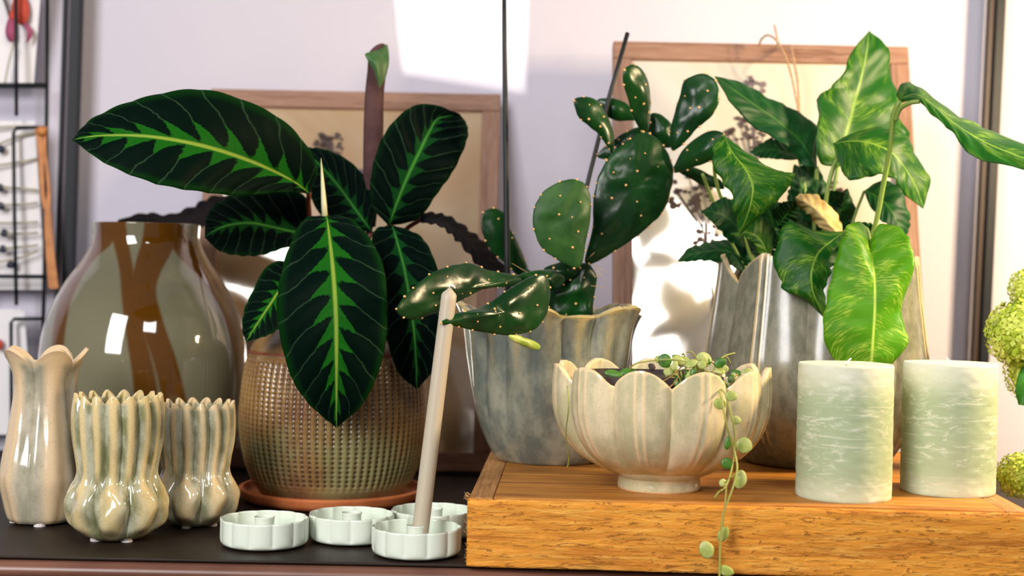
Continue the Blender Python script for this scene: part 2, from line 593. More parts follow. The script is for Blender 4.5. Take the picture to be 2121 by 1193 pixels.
# glazed picture pane: paper behind reflecting glass
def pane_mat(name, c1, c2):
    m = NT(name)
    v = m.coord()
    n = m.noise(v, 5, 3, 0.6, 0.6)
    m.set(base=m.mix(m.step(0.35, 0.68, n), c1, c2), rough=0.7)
    gl = m.n('ShaderNodeBsdfGlossy')
    gl.inputs['Color'].default_value = (1, 0.95, 0.88, 1)
    gl.inputs['Roughness'].default_value = 0.09
    mx = m.n('ShaderNodeMixShader')
    mx.inputs[0].default_value = 0.36
    m.t.links.new(m.b.outputs[0], mx.inputs[1])
    m.t.links.new(gl.outputs[0], mx.inputs[2])
    m.t.links.new(mx.outputs[0], m.out.inputs[0])
    return m.m


M['pane_painted_refl'] = pane_mat('sheet_with_painted_reflection', (0.48, 0.28, 0.12), (0.62, 0.46, 0.28))  # brown reflection in the glass is painted into the sheet's colour
M['pane_cream'] = pane_mat('cream_sheet_behind_glass', (0.80, 0.68, 0.50), (0.84, 0.78, 0.72))

# ------------------------------------------------------------------ setting
WALL_Y = 1.62
BT = 0.049                         # top of the wooden board
tag(box('wall_back', -2.4, 2.4, WALL_Y, WALL_Y + 0.1, -0.86, 2.2, M['wall']), 'pale lavender white plaster wall behind the plants', 'wall', kind='structure')
tag(box('floor', -2.4, 2.4, -2.2, WALL_Y, -0.88, -0.86, M['floor']), 'dark wooden floor under the sideboard', 'floor', kind='structure')

# sideboard
sb = tag(empty('sideboard', (0, 1.3, -0.86)), 'dark brown wooden sideboard with a rounded front moulding, carrying everything', 'sideboard')
FE = 1.033
box('tabletop', -1.3, 1.3, FE, 1.615, -0.0022, 0.0, M['table'], sb, 0.0008)
box('cornice', -1.3, 1.3, FE + 0.004, 1.615, -0.022, -0.0022, M['mould'], sb)
bead = []
for sx in (-1.3, 1.3):
    for k in range(13):
        an = -PI / 2 + PI * k / 12
        bead.append((sx, FE + 0.004 - 0.0105 * math.cos(an), -0.0098 + 0.0068 * math.sin(an)))
fb = [(k, k + 1, 14 + k, 13 + k) for k in range(12)] + [(12, 0, 13, 25)]
mesh('bead_moulding', bead, fb, M['mould'], sb)
box('lower_moulding', -1.3, 1.3, FE - 0.006, 1.60, -0.05, -0.0185, M['mould'], sb, 0.003)
box('front_panel', -1.27, 1.27, FE + 0.02, 1.60, -0.86, -0.05, M['table'], sb)

# uprights left and right of the white panel
def upright(pts_t, pts_b, D, wpx, label, stripes):
    t, b = P(*pts_t, D), P(*pts_b, D)
    d = (b - t).normalized()
    top = t - d * 0.10
    bot = t + d * ((t.z - 0.0) / -d.z)
    r = tag(empty('metal_upright', bot), label, 'post')
    for nm, x0, x1, y0, mt in stripes:
        v = []
        for p in (bot, top):
            for dx, dy in ((x0, y0), (x1, y0), (x1, 0.014), (x0, 0.014)):
                v.append(p + Vector((dx, dy, 0)))
        mesh(nm, v, [(0, 1, 5, 4), (1, 2, 6, 5), (2, 3, 7, 6), (3, 0, 4, 7), (0, 3, 2, 1), (4, 5, 6, 7)], M[mt], r, smooth=False)
    return r


upright((150, 0), (133, 560), 1.585, 30, 'dark navy metal upright on the wall beside the wire card rack',
        [('bar', -0.001, 0.0085, -0.004, 'black_metal'), ('inner_strip', -0.006, -0.001, 0.001, 'grey_metal'), ('edge_bar', -0.0095, -0.006, -0.003, 'black_metal')])
upright((2068, 0), (2033, 740), 1.585, 30, 'dark bronze metal upright on the wall at the right, behind the pillar candle',
        [('bar', -0.002, 0.0075, -0.004, 'black_metal'), ('edge_bar', -0.0085, -0.002, 0.001, 'brown_metal')])

# ------------------------------------------------------------------ wooden board
BR = math.radians(-2.5)
bl = P(968, 1035, 1.026)
board = tag(empty('wooden_board', (bl.x, bl.y, 0.0), BR), 'thick rough-sawn orange wooden block of planks under the bowl and pillar candles', 'board')
BW, BD = 0.405, 0.352


def bbox(name, x0, x1, y0, y1, z0, z1, mat, bevel=0.0008):
    v, f = box_data(x0, x1, y0, y1, z0, z1)
    me = bpy.data.meshes.new(name)
    me.from_pydata([tuple(p) for p in v], [], f)
    me.materials.append(mat)
    o = bpy.data.objects.new(name, me)
    COL.objects.link(o)
    o.parent = board
    mm = o.modifiers.new('bevel', 'BEVEL')
    mm.width, mm.segments = bevel, 2
    return o


# front facing plank with uneven, hewn face
nx, nz = 220, 28
v, f = [], []
for j in range(nz + 1):
    for i in range(nx + 1):
        x, z = BW * i / nx, BT * j / nz
        d = 0.0006 * noise.noise((x * 60, z * 260, 1)) + 0.0007 * noise.noise((x * 18, z * 70, 4))
        e = min(i, nx - i) / 4
        d += 0.0015 * max(0, 1 - e) + 0.0014 * max(0, 1 - (nz - j) / 2.0)
        v.append((x, d, z))
for j in range(nz):
    for i in range(nx):
        a = j * (nx + 1) + i
        f.append((a, a + 1, a + nx + 2, a + nx + 1))
o = mesh('front_plank', v, f, M['board_front'])
o.parent = board
sm = o.modifiers.new('depth', 'SOLIDIFY')
sm.thickness, sm.offset = 0.009, -1
y = 0.0105
for i, wdt in enumerate((0.056, 0.068, 0.070, 0.072, 0.075)):
    bbox('plank', 0.0185, BW - 0.0185, y + 0.0003, y + wdt - 0.0003, 0.001, BT - 0.0002 * (i % 2), M['board'])
    y += wdt
bbox('end_strip', 0.0005, 0.018, 0.0105, y, 0.0005, BT - 0.0003, M['board_end'])
bbox('end_strip', BW - 0.018, BW - 0.0005, 0.0105, y, 0.0005, BT - 0.0003, M['board_end'])
parts = []
for i in range(34):
    zz = random.random() * BT
    yy = 0.001 + random.random() * 0.02
    L = 0.002 + random.random() * 0.004
    p0 = Vector((0.001, yy, zz if i % 3 else BT))
    parts.append(tube_data([p0, p0 + Vector((-L * 0.5, -L * 0.15, L * 0.3)), p0 + Vector((-L * 0.7, -L * 0.2, L * random.uniform(-0.2, 0.9)))], [0.0003, 0.0002, 0.0001], 3))
o = mesh('torn_fibres', *merge(parts), M['fibre'])
o.parent = board
o['kind'] = 'stuff'

# ------------------------------------------------------------------ picture frames
def picture_frame(label, x0, x1, ytop, Db, zb, Dt, wd_, pane):
    """outer px extent at the top, bottom depth/height, top depth"""
    tl, tr = P(x0, ytop, Dt), P(x1, ytop + (x1 - x0) * 0.0192, Dt)
    h = math.hypot(tl.z - zb, Dt - Db)
    lean = math.atan2(Dt - Db, tl.z - zb)
    cx = (tl.x + tr.x) / 2
    w = (tr.x - tl.x)
    r = tag(empty('picture_frame', (cx, Db, zb + 0.0165 * math.sin(lean))), label, 'picture frame')
    R = Matrix.Rotation(-lean, 4, 'X')
    T = 0.016

    def bar(name, a, b, c, d, y0, y1, mat):
        v, f = box_data(a, b, y0, y1, c, d)
        me = bpy.data.meshes.new(name)
        me.from_pydata([tuple(p) for p in v], [], f)
        me.materials.append(mat)
        q = bpy.data.objects.new(name, me)
        COL.objects.link(q)
        q.parent = r
        q.matrix_local = R
        if y1 - y0 > 0.01:
            mm = q.modifiers.new('bevel', 'BEVEL')
            mm.width, mm.segments = 0.0015, 2
        return q
    bar('rail', -w / 2, w / 2, h - wd_, h, 0, T, M['framewood'])
    bar('rail', -w / 2, w / 2, 0.0, wd_, 0, T, M['framewood'])
    bar('stile', -w / 2, -w / 2 + wd_, wd_, h - wd_, 0, T, M['framewoodz'])
    bar('stile', w / 2 - wd_, w / 2, wd_, h - wd_, 0, T, M['framewoodz'])
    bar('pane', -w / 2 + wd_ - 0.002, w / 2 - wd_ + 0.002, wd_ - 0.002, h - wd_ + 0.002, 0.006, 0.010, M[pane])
    r['h'], r['w'] = h, w
    del r['h'], r['w']
    return r, R, w, h


def umbel(parent, R, x, z, r, n, mat, y=0.0045, stem=None):
    """pressed dried flower, flat pressed under glass"""
    parts = []
    for i in range(n):
        a = random.random() * 2 * PI
        q = r * math.sqrt(random.random())
        px, pz = x + q * math.cos(a), z + q * math.sin(a) * 0.8
        rr = random.uniform(0.0018, 0.0045)
        k = 6
        b = [Vector((px + rr * math.cos(2 * PI * j / k + a), y, pz + rr * math.sin(2 * PI * j / k + a) * random.uniform(0.5, 1))) for j in range(k)]
        b2 = [p + Vector((0, 0.0009, 0)) for p in b]
        parts.append((b + b2, [tuple(range(k)), tuple(range(2 * k - 1, k - 1, -1))] + [(j, j + k, (j + 1) % k + k, (j + 1) % k) for j in range(k)]))
        if stem and i % 2 == 0:
            s0 = Vector((stem[0], y + 0.0006, stem[1]))
            s1 = Vector((px, y + 0.0006, pz))
            parts.append(tube_data([s0, (s0 + s1) / 2 + Vector((0.004, 0, 0)), s1], 0.0004, 4))
    if stem:
        parts.append(tube_data([Vector((stem[0], y + 0.0006, stem[1])), Vector((stem[0] + 0.006, y + 0.0006, stem[1] - 0.05)), Vector((stem[0] + 0.004, y + 0.0006, stem[1] - 0.12))], 0.0009, 5))
    me = bpy.data.meshes.new('pressed_flower')
    vv, ff = merge(parts)
    me.from_pydata([tuple(p) for p in vv], [], ff)
    me.materials.append(mat)
    q = bpy.data.objects.new('pressed_flower', me)
    COL.objects.link(q)
    q.parent = parent
    q.matrix_local = R
    return q


fr1, R1, w1, h1 = picture_frame('wooden picture frame with brown reflection painted on its sheet, leaning behind the dark-leaved plant', 436, 1037, 191, 1.478, 0.0, 1.592, 0.0205, 'pane_painted_refl')
umbel(fr1, R1, -0.028, h1 - 0.062, 0.018, 26, M['dried'], stem=(-0.02, h1 - 0.11))
umbel(fr1, R1, 0.020, h1 - 0.10, 0.020, 22, M['dried2'], stem=(0.01, h1 - 0.15))
fr2, R2, w2, h2 = picture_frame('wooden picture frame with cream pressed-flower sheet and twine, behind cactus', 1270, 1882, 93, 1.362, BT, 1.475, 0.0195, 'pane_cream')
for (x_, z_, r_, n_, s_) in ((-0.010, -0.045, 0.014, 12, (-0.012, -0.07)), (-0.022, -0.10, 0.024, 30, (-0.018, -0.15)), (-0.078, -0.165, 0.026, 30, (-0.06, -0.22)),
                             (-0.05, -0.215, 0.022, 18, (-0.04, -0.25)), (0.06, -0.16, 0.02, 16, (0.05, -0.21))):
    umbel(fr2, R2, x_, h2 + z_, r_, n_, M['dried'] if n_ > 14 else M['dried2'], stem=(s_[0], h2 + s_[1]))

# twine bow over the top rail of the right frame
Dtw = 1.445
tw = tag(empty('twine_bow', P(1650, 110, Dtw)), 'thin jute twine tied over the top rail of the right picture frame', 'twine')
def pxcurve(pts, n=24):
    return [P(*q) for q in cat1(pts, n)]
tube('loop', pxcurve([(1572, 95, 1.463), (1578, 80, 1.455), (1592, 73, 1.45), (1610, 86, 1.445), (1628, 120, 1.435), (1640, 160, 1.435), (1648, 200, 1.437), (1655, 235, 1.438)]), 0.0011, M['twine'], tw)
tube('strand', pxcurve([(1638, 96, 1.463), (1645, 130, 1.437), (1652, 170, 1.437), (1656, 235, 1.438)]), 0.0012, M['twine'], tw)
tube('tail', pxcurve([(1604, 52, 1.455), (1609, 75, 1.45), (1612, 98, 1.447)], 10), 0.0010, M['twine'], tw)

# ------------------------------------------------------------------ wire rack with cards at the left
DR = 1.575
rack = tag(empty('wire_rack', P(95, 790, DR)), 'black wire card rack on the wall at the left edge', 'rack')
def wire(pts, r=0.0019):
    tube('wire', [P(x, y, d) for x, y, d in pts], r, M['black_metal'], rack, 6)
wire([(98, -40, DR), (97, 200, DR), (92, 560, DR), (85, 860, DR)], 0.0022)
wire([(-60, 177, DR - .003), (95, 177, DR - .003)], 0.0030)
wire([(33, -40, DR - .006), (34, 240, DR - .006)], 0.0020)
wire([(96, 264, DR - .004), (34, 265, DR - .004), (28, 275, DR - .004), (30, 440, DR - .004), (34, 632, DR - .004)], 0.0021)
wire([(-60, 572, DR - .003), (96, 573, DR - .003)], 0.0024)
wire([(90, 660, DR - .004), (28, 661, DR - .004), (23, 668, DR - .004), (24, 880, DR - .004)], 0.0021)
wire([(-60, 340, DR), (-58, 900, DR)], 0.0020)
rb = P(85, 880, DR)
tube('wire', [P(85, 860, DR), Vector((P(85, 860, DR).x - 0.001, DR, 0.0))], 0.0022, M['black_metal'], rack, 6)


def card(label, px, D):
    """thin sheet with slight curl; px = four corners tl tr br bl"""
    n = 10
    v, f = [], []
    for off in (0, 0.0006):
        for j in range(n + 1):
            for i in range(n + 1):
                a, b = i / n, j / n
                x = (px[0][0] * (1 - a) + px[1][0] * a) * (1 - b) + (px[3][0] * (1 - a) + px[2][0] * a) * b
                y = (px[0][1] * (1 - a) + px[1][1] * a) * (1 - b) + (px[3][1] * (1 - a) + px[2][1] * a) * b
                v.append(P(x, y, D + off - 0.010 * a * a * (0.5 + 0.5 * math.cos(b * 3))))
    N = (n + 1) ** 2
    for j in range(n):
        for i in range(n):
            a = j * (n + 1) + i
            f.append((a, a + n + 1, a + n + 2, a + 1))
            f.append((N + a, N + a + 1, N + a + n + 2, N + a + n + 1))
    r = tag(empty('flower_card', P(*px[3], D)), label, 'card')
    mesh('sheet', v, f, M['paper'], r)
    return r


c1 = card('white card with a pressed red and purple flower on the wire rack', [(-160, -60), (88, -60), (70, 172), (-160, 172)], 1.592)
def petal(parent, name, px, D, mat):
    pts = [P(x, y, D) for x, y in closed(px, 20)]
    n = len(pts)
    c = sum(pts, Vector()) / n
    v = [c + Vector((0, -0.0012, 0))] + pts + [p + Vector((0, 0.0007, 0)) for p in pts]
    f = [(0, 1 + (i + 1) % n, 1 + i) for i in range(n)] + [(1 + i, 1 + (i + 1) % n, 1 + n + (i + 1) % n, 1 + n + i) for i in range(n)]
    return mesh(name, v, f, mat, parent)
DP = 1.579
petal(c1, 'petal', [(30, -10), (50, -10), (60, 12), (58, 40), (44, 52), (30, 40), (24, 20)], DP, M['redpetal'])
petal(c1, 'petal', [(18, 38), (28, 42), (30, 70), (24, 88), (14, 80), (11, 60)], DP, M['purplepetal'])
petal(c1, 'petal', [(50, 46), (60, 52), (68, 68), (62, 82), (54, 88), (58, 70), (52, 58)], DP, M['purplepetal'])
petal(c1, 'petal', [(16, 22), (28, 26), (28, 40), (18, 38)], DP, M['redpetal'])
tube('stem', pxcurve([(28, 92, DP), (18, 130, DP), (10, 172, DP)], 8), 0.0009, M['twig'], c1, 5)
tube('leaf_stem', pxcurve([(6, -10, DP), (14, 12, DP), (20, 32, DP)], 6), 0.0018, M['dried'], c1, 5)
c2 = card('white card with pressed twigs and dark blue berries on the wire rack', [(-160, 250), (72, 250), (94, 600), (-160, 600)], 1.592)
for (y0, y1, y2, bx, by) in ((264, 262, 262, None, None), (306, 282, 276, 2, 308), (345, 336, 328, None, None), (386, 390, 394, 0, 388), (424, 424, 420, 2, 426),
                             (462, 462, 460, None, None), (482, 484, 482, 9, 482), (516, 512, 508, 6, 515), (545, 535, 520, 22, 547)):
    tube('twig', pxcurve([(-20, y0, 1.5795), (40, y1, 1.5795), (78, y2, 1.5795)], 8), 0.0012, M['twig'], c2, 5)
    if bx is not None:
        petal(c2, 'berry', [(bx - 9, by + 2), (bx - 2, by - 8), (bx + 8, by - 2), (bx + 5, by + 8), (bx - 5, by + 8)], 1.579, M['berry'])
c3 = card('plain white card in the lowest clip of the wire rack', [(-160, 640), (50, 640), (68, 900), (-160, 900)], 1.592)
petal(c3, 'berry', [(-6, 708), (0, 702), (6, 712), (2, 724), (-6, 724)], 1.58, M['redpetal'])

st = tag(empty('leather_strap', P(108, 600, 1.560)), 'tan leather strap knotted on the wire rack, hanging beside the twig card', 'strap')
def ribbon(name, pts, D, th, mat, parent):
    """pts (x,y,halfwidth px)"""
    v, f = [], []
    q = cat1(pts, 24)
    for x, y, w_ in q:
        for sx, sy in ((-1, 0), (1, 0), (1, 1), (-1, 1)):
            v.append(P(x + sx * w_, y, D) + Vector((0, sy * th, 0)))
    for i in range(len(q) - 1):
        for k in range(4):
            f.append((4 * i + k, 4 * i + (k + 1) % 4, 4 * i + 4 + (k + 1) % 4, 4 * i + 4 + k))
    f += [(3, 2, 1, 0), tuple(4 * len(q) - 4 + k for k in range(4))]
    return mesh(name, v, f, mat, parent, smooth=False)
ribbon('tail', [(98, 424, 6), (100, 470, 8), (104, 530, 9), (110, 590, 10), (111, 598, 7)], 1.560, 0.002, M['leather'], st)
ribbon('band', [(78, 266, 6), (84, 310, 6), (86, 360, 5), (88, 400, 4), (94, 432, 5)], 1.561, 0.002, M['leather'], st)
ribbon('band', [(92, 262, 5), (92, 310, 3), (98, 360, 3), (101, 400, 4), (98, 432, 5)], 1.5625, 0.002, M['leather'], st)
kn = [(r_ * math.cos(a), y_, r_ * math.sin(a)) for y_, r_ in ((-0.005, 0.002), (-0.003, 0.0055), (0.001, 0.0055), (0.004, 0.002)) for a in [2 * PI * k / 10 for k in range(10)]]
kp = P(86, 272, 1.562)
mesh('knot', [Vector(p) + kp for p in kn], [(i * 10 + k, i * 10 + (k + 1) % 10, i * 10 + 10 + (k + 1) % 10, i * 10 + 10 + k) for i in range(3) for k in range(10)] + [tuple(range(9, -1, -1)), tuple(range(30, 40))], M['leather'], st)

# ------------------------------------------------------------------ large glass vase
gx, gD = (302 - 1060) / F * 1.385, 1.385
gv = tag(empty('glass_vase', (gx, gD, 0)), 'large smoky grey glass vase with amber veins, behind the small ceramic vases', 'vase')
pr = cat1([(0.0, 0.060), (0.006, 0.074), (0.04, 0.090), (0.085, 0.098), (0.13, 0.0985), (0.165, 0.091), (0.195, 0.076), (0.218, 0.060), (0.236, 0.0515), (0.2535, 0.0515)], 200)
strips = [  # courses of the amber veins over the front (x, y, half width in the photograph)
    [(225, 455, 22), (218, 490, 20), (185, 528, 14), (155, 575, 13), (132, 630, 13), (121, 700, 13), (118, 760, 13), (118, 850, 13)],
    [(238, 455, 22), (250, 500, 16), (262, 560, 15), (268, 620, 16), (282, 700, 20), (298, 780, 24), (305, 850, 26)],
    [(335, 455, 36), (328, 500, 34), (305, 560, 28), (298, 610, 26), (318, 680, 24), (342, 750, 24), (366, 850, 25)],
    [(352, 470, 22), (385, 515, 22), (428, 560, 22), (462, 610, 20), (488, 670, 20), (503, 740, 18), (512, 850, 18)]]
segs = []
for s_ in strips:
    q = cat1(s_, 24)
    segs += list(zip(q, q[1:]))
nth = 480
v, f, at = [], [], []
for i, (z, r) in enumerate(pr):
    for k in range(nth):
        th = 2 * PI * k / nth
        p = Vector((r * math.sin(th), -r * math.cos(th), z))
        v.append(p)
        q_ = RC.transposed() @ (Vector((gx + p.x, gD - abs(p.y), z)) - CAM)
        px_, py_ = W / 2 + F * q_.x / -q_.z, H / 2 - F * q_.y / -q_.z
        best = 1e9
        for (a, b) in segs:
            if abs(a[1] - py_) > 34: continue
            dx, dy = b[0] - a[0], b[1] - a[1]
            t = max(0, min(1, ((px_ - a[0]) * dx + (py_ - a[1]) * dy) / (dx * dx + dy * dy)))
            d = math.hypot(px_ - a[0] - t * dx, py_ - a[1] - t * dy) - (a[2] + (b[2] - a[2]) * t)
            best = min(best, d)
        at.append(1 - sstep(-4, 3, best))
for i in range(len(pr) - 1):
    for k in range(nth):
        f.append((i * nth + k, i * nth + (k + 1) % nth, (i + 1) * nth + (k + 1) % nth, (i + 1) * nth + k))
c = len(v)
v.append((0, 0, 0.0))
at.append(0)
f += [(c, (k + 1) % nth, k) for k in range(nth)]
o = mesh('body', v, f, M['glass_vase'], None, True, {'amber': at})
o.parent = gv
mm = o.modifiers.new('wall', 'SOLIDIFY')
mm.thickness, mm.offset = 0.004, -1

# ------------------------------------------------------------------ small ceramic vases
def bulb_vase(label, x, y, s, rot, mat):
    r = tag(empty('bulb_vase', (x, y, 0), rot), label, 'vase', 'ribbed bulb vases')
    prof = [(0, 0.021), (0.0035, 0.0265), (0.011, 0.0335), (0.024, 0.0372), (0.036, 0.0345), (0.0455, 0.0300), (0.056, 0.0300), (0.075, 0.0328), (0.094, 0.0338), (0.1085, 0.0322)]
    prof = [((z + 0.0018) * s, q * s) for z, q in prof]
    hh = prof[-1][0]

    def fn(th, t, z, q):
        zz = z / s
        wb = 1 - sstep(0.036, 0.056, zz)
        wt = sstep(0.030, 0.060, zz)
        lob = abs(math.cos(4 * th)) ** 0.7
        rib = abs(math.cos(8 * th + 0.25 * math.sin(zz * 60))) ** 0.8
        bump_ = math.cos(8 * th + 0.9) * math.sin((zz - 0.004) * 170) * 0.06
        k = 1 + wb * sstep(0.0, 0.014, zz) * (0.19 * (lob - 0.62) + bump_) + wt * 0.13 * (rib - 0.6)
        k += 0.012 * noise.noise((math.sin(th) * 3, math.cos(th) * 3, zz * 60 + rot))
        dz = sstep(0.085, 0.110, zz) * (rib ** 1.3 - 0.5) * 0.0062 * s
        g = wb * lob * 0.6 + wt * rib ** 2.0 * 0.75 + 0.5 * sstep(0.104, 0.111, zz)
        return q * k, z + dz, g
    lathe('body', prof, fn, 256, 110, mat, r, 0.0026 * s)
    for k in range(4):
        a = PI / 4 + k * PI / 2 - 0.2
        fo = [(0.0045 * s * math.cos(2 * PI * j / 12) + 0.017 * s * math.sin(a), 0.0045 * s * math.sin(2 * PI * j / 12) - 0.017 * s * math.cos(a), zz) for zz in (0, 0.0022 * s) for j in range(12)]
        q = mesh('foot_pad', fo, [(j, (j + 1) % 12, 12 + (j + 1) % 12, 12 + j) for j in range(12)] + [tuple(range(11, -1, -1)), tuple(range(12, 24))], M['rubber'], None, False)
        q.parent = r
    return r


p = P(241, 1120, 1.107)
bulb_vase('olive-glazed ribbed bulb vase standing in front of the other two small vases', p.x, 1.107, 1.0, 0.15, M['glaze_bulb'])
p = P(404, 1100, 1.172)
bulb_vase('ribbed bulb vase behind and right of the olive one, beside the stoneware pot', p.x, 1.172, 0.905, 0.75, M['glaze_back'])

p = P(88, 1095, 1.172)
lv = tag(empty('lily_vase', (p.x, 1.172, 0), 0.12), 'tall cream-glazed lobed vase with flared petal rim at the left edge', 'vase')
prof = [(0.002, 0.0250), (0.006, 0.0280), (0.018, 0.0312), (0.034, 0.0345), (0.045, 0.0338), (0.068, 0.0298), (0.092, 0.0258), (0.110, 0.0240), (0.122, 0.0250), (0.132, 0.0290), (0.1370, 0.0315)]


def fn(th, t, z, q):
    lob = abs(math.cos(2.5 * (th - 0.47)))
    am = interp([(0, 0.02), (0.02, 0.05), (0.06, 0.09), (0.10, 0.12), (0.137, 0.17)], z)
    k = 1 + am * (lob ** 0.75 - 0.6) * 1.55 + 0.02 * math.cos(12 * th + 1) * (1 - sstep(0.10, 0.13, z))
    k += 0.012 * noise.noise((math.sin(th) * 3, math.cos(th) * 3, z * 40))
    dz = sstep(0.112, 0.137, z) * (lob ** 1.2 - 0.5) * 0.012
    g = lob ** 2 * 0.85 + 0.6 * sstep(0.128, 0.137, z)
    return q * k, z + dz, g


lathe('body', prof, fn, 240, 110, M['glaze_lily'], lv, 0.003)
for k in range(4):
    a = k * PI / 2 + 0.1
    fo = [(0.005 * math.cos(2 * PI * j / 12) + 0.021 * math.sin(a), 0.005 * math.sin(2 * PI * j / 12) - 0.021 * math.cos(a), zz) for zz in (0, 0.0026) for j in range(12)]
    q = mesh('foot_pad', fo, [(j, (j + 1) % 12, 12 + (j + 1) % 12, 12 + j) for j in range(12)] + [tuple(range(11, -1, -1)), tuple(range(12, 24))], M['rubber'], None, False)
    q.parent = lv

# ------------------------------------------------------------------ stoneware pot and saucer
px0 = P(690, 900, 1.312).x
sau = tag(empty('saucer', (px0, 1.312, 0)), 'round orange terracotta saucer under the ribbed stoneware pot', 'saucer')
lathe('dish', [(0.0, 0.060), (0.0008, 0.074), (0.004, 0.081), (0.010, 0.0845), (0.0125, 0.085)], lambda th, t, z, r: (r, z, 0), 96, 24, M['terracotta'], sau, 0.004)
pot = tag(empty('stoneware_pot', (px0, 1.312, 0.0052)), 'brown ribbed stoneware pot on the terracotta saucer, holding dark-leaved plant', 'pot')
NR = 76


def fn(th, t, z, q):
    w = sstep(0.010, 0.020, z) * (1 - sstep(0.122, 0.128, z))
    c = 0.5 + 0.5 * math.cos(NR * th)
    stag = 0.5 + 0.5 * math.sin(z / 0.0042 * 2 * PI)
    gro = (1 - c) ** 1.5
    dim = gro * (0.45 + 0.55 * stag)
    k = -0.0024 * dim * w + 0.0009 * noise.noise((math.sin(th) * 4, math.cos(th) * 4, z * 30))
    k -= 0.0013 * math.exp(-((z - 0.1315) / 0.0012) ** 2)
    return q + k, z, 1 - 0.95 * dim * w


lathe('body', [(0.0, 0.058), (0.003, 0.066), (0.015, 0.0745), (0.035, 0.0815), (0.06, 0.0855), (0.085, 0.0858), (0.110, 0.0830), (0.128, 0.0790), (0.140, 0.0735), (0.150, 0.0655), (0.156, 0.0575)],
      fn, NR * 6, 240, M['stoneware'], pot, 0.004, rim_seg=False)
gr = [(0.0782 * math.sin(2 * PI * k / 120), -0.0782 * math.cos(2 * PI * k / 120), 0.1316) for k in range(121)]
q = mesh('red_groove', *tube_data(gr, 0.0007, 5, False), M['groove'])
q.parent = pot

# ------------------------------------------------------------------ candle holders
def holder(label, x, y, rot):
    r = tag(empty('candle_holder', (x, y, 0), rot), label, 'candle holder', 'mint metal candle holders')
    R_ = 0.0332

    def fn(th, t, z, q):
        sc = abs(math.cos(6 * th)) ** 0.6
        w = sstep(0.0015, 0.006, z)
        return q * (1 + w * 0.055 * (sc - 0.72)), z + 0.0, 0
    lathe('dish', [(0.0012, R_ * 0.86), (0.0018, R_ * 0.93), (0.0035, R_ * 0.985), (0.007, R_), (0.014, R_ * 1.0), (0.0215, R_ * 1.0)], fn, 192, 26, M['mint'], r, 0.0008, rim_seg=False)
    lathe('candle_cup', [(0.0016, 0.0074), (0.004, 0.0074), (0.018, 0.0075), (0.0222, 0.0079)], lambda th, t, z, q: (q, z, 0), 40, 14, M['mint'], r, 0.0006, rim_seg=False)
    for k in range(3):
        a = 2 * PI * k / 3 + 0.5
        fo = [(0.004 * math.cos(2 * PI * j / 10) + 0.02 * math.sin(a), 0.004 * math.sin(2 * PI * j / 10) - 0.02 * math.cos(a), zz) for zz in (0, 0.0014) for j in range(10)]
        q = mesh('foot_pad', fo, [(j, (j + 1) % 10, 10 + (j + 1) % 10, 10 + j) for j in range(10)] + [tuple(range(9, -1, -1)), tuple(range(10, 20))], M['black_metal'], None, False)
        q.parent = r
    return r


holder('empty mint scalloped candle holder, leftmost, beside the bulb vases', -0.1865, 1.090, 0.1)
holder('empty mint scalloped candle holder second from left, in front of the saucer', -0.1225, 1.1165, 0.35)
holder('mint scalloped candle holder at the back, half hidden behind the taper candle', -0.0600, 1.1430, 0.2)
h4x, h4y = -0.0680, 1.0660
holder('mint scalloped candle holder in front, holding the tall taper candle', h4x, h4y, 0.05)

# taper candle
b0 = Vector((h4x + 0.0012, h4y, 0.004))
t0 = P(930, 612, 1.072)
ax = (t0 - b0)
tc = tag(empty('taper_candle', b0), 'tall slim beige taper candle leaning right in the front mint holder', 'candle')
n_ = 40
pts = [b0 + ax * (i / (n_ - 1)) for i in range(n_)]
rr = [0.00655 - 0.0007 * i / (n_ - 1) for i in range(n_)]
tip = ax.normalized()
pts += [t0 + tip * 0.0018, t0 + tip * 0.0042, t0 + tip * 0.0056]
rr += [0.0050, 0.0024, 0.0013]
tube('body', pts, rr, M['taper'], tc, 28)
wk = t0 + tip * 0.0052
tube('wick', [wk, wk + Vector((-0.0002, 0, 0.0018)), wk + Vector((0.0012, 0, 0.0027)), wk + Vector((0.0030, -0.0003, 0.0018)), wk + Vector((0.0042, -0.0003, 0.0002))], [0.0008, 0.0008, 0.0008, 0.0008, 0.0005], M['wick'], tc, 6)

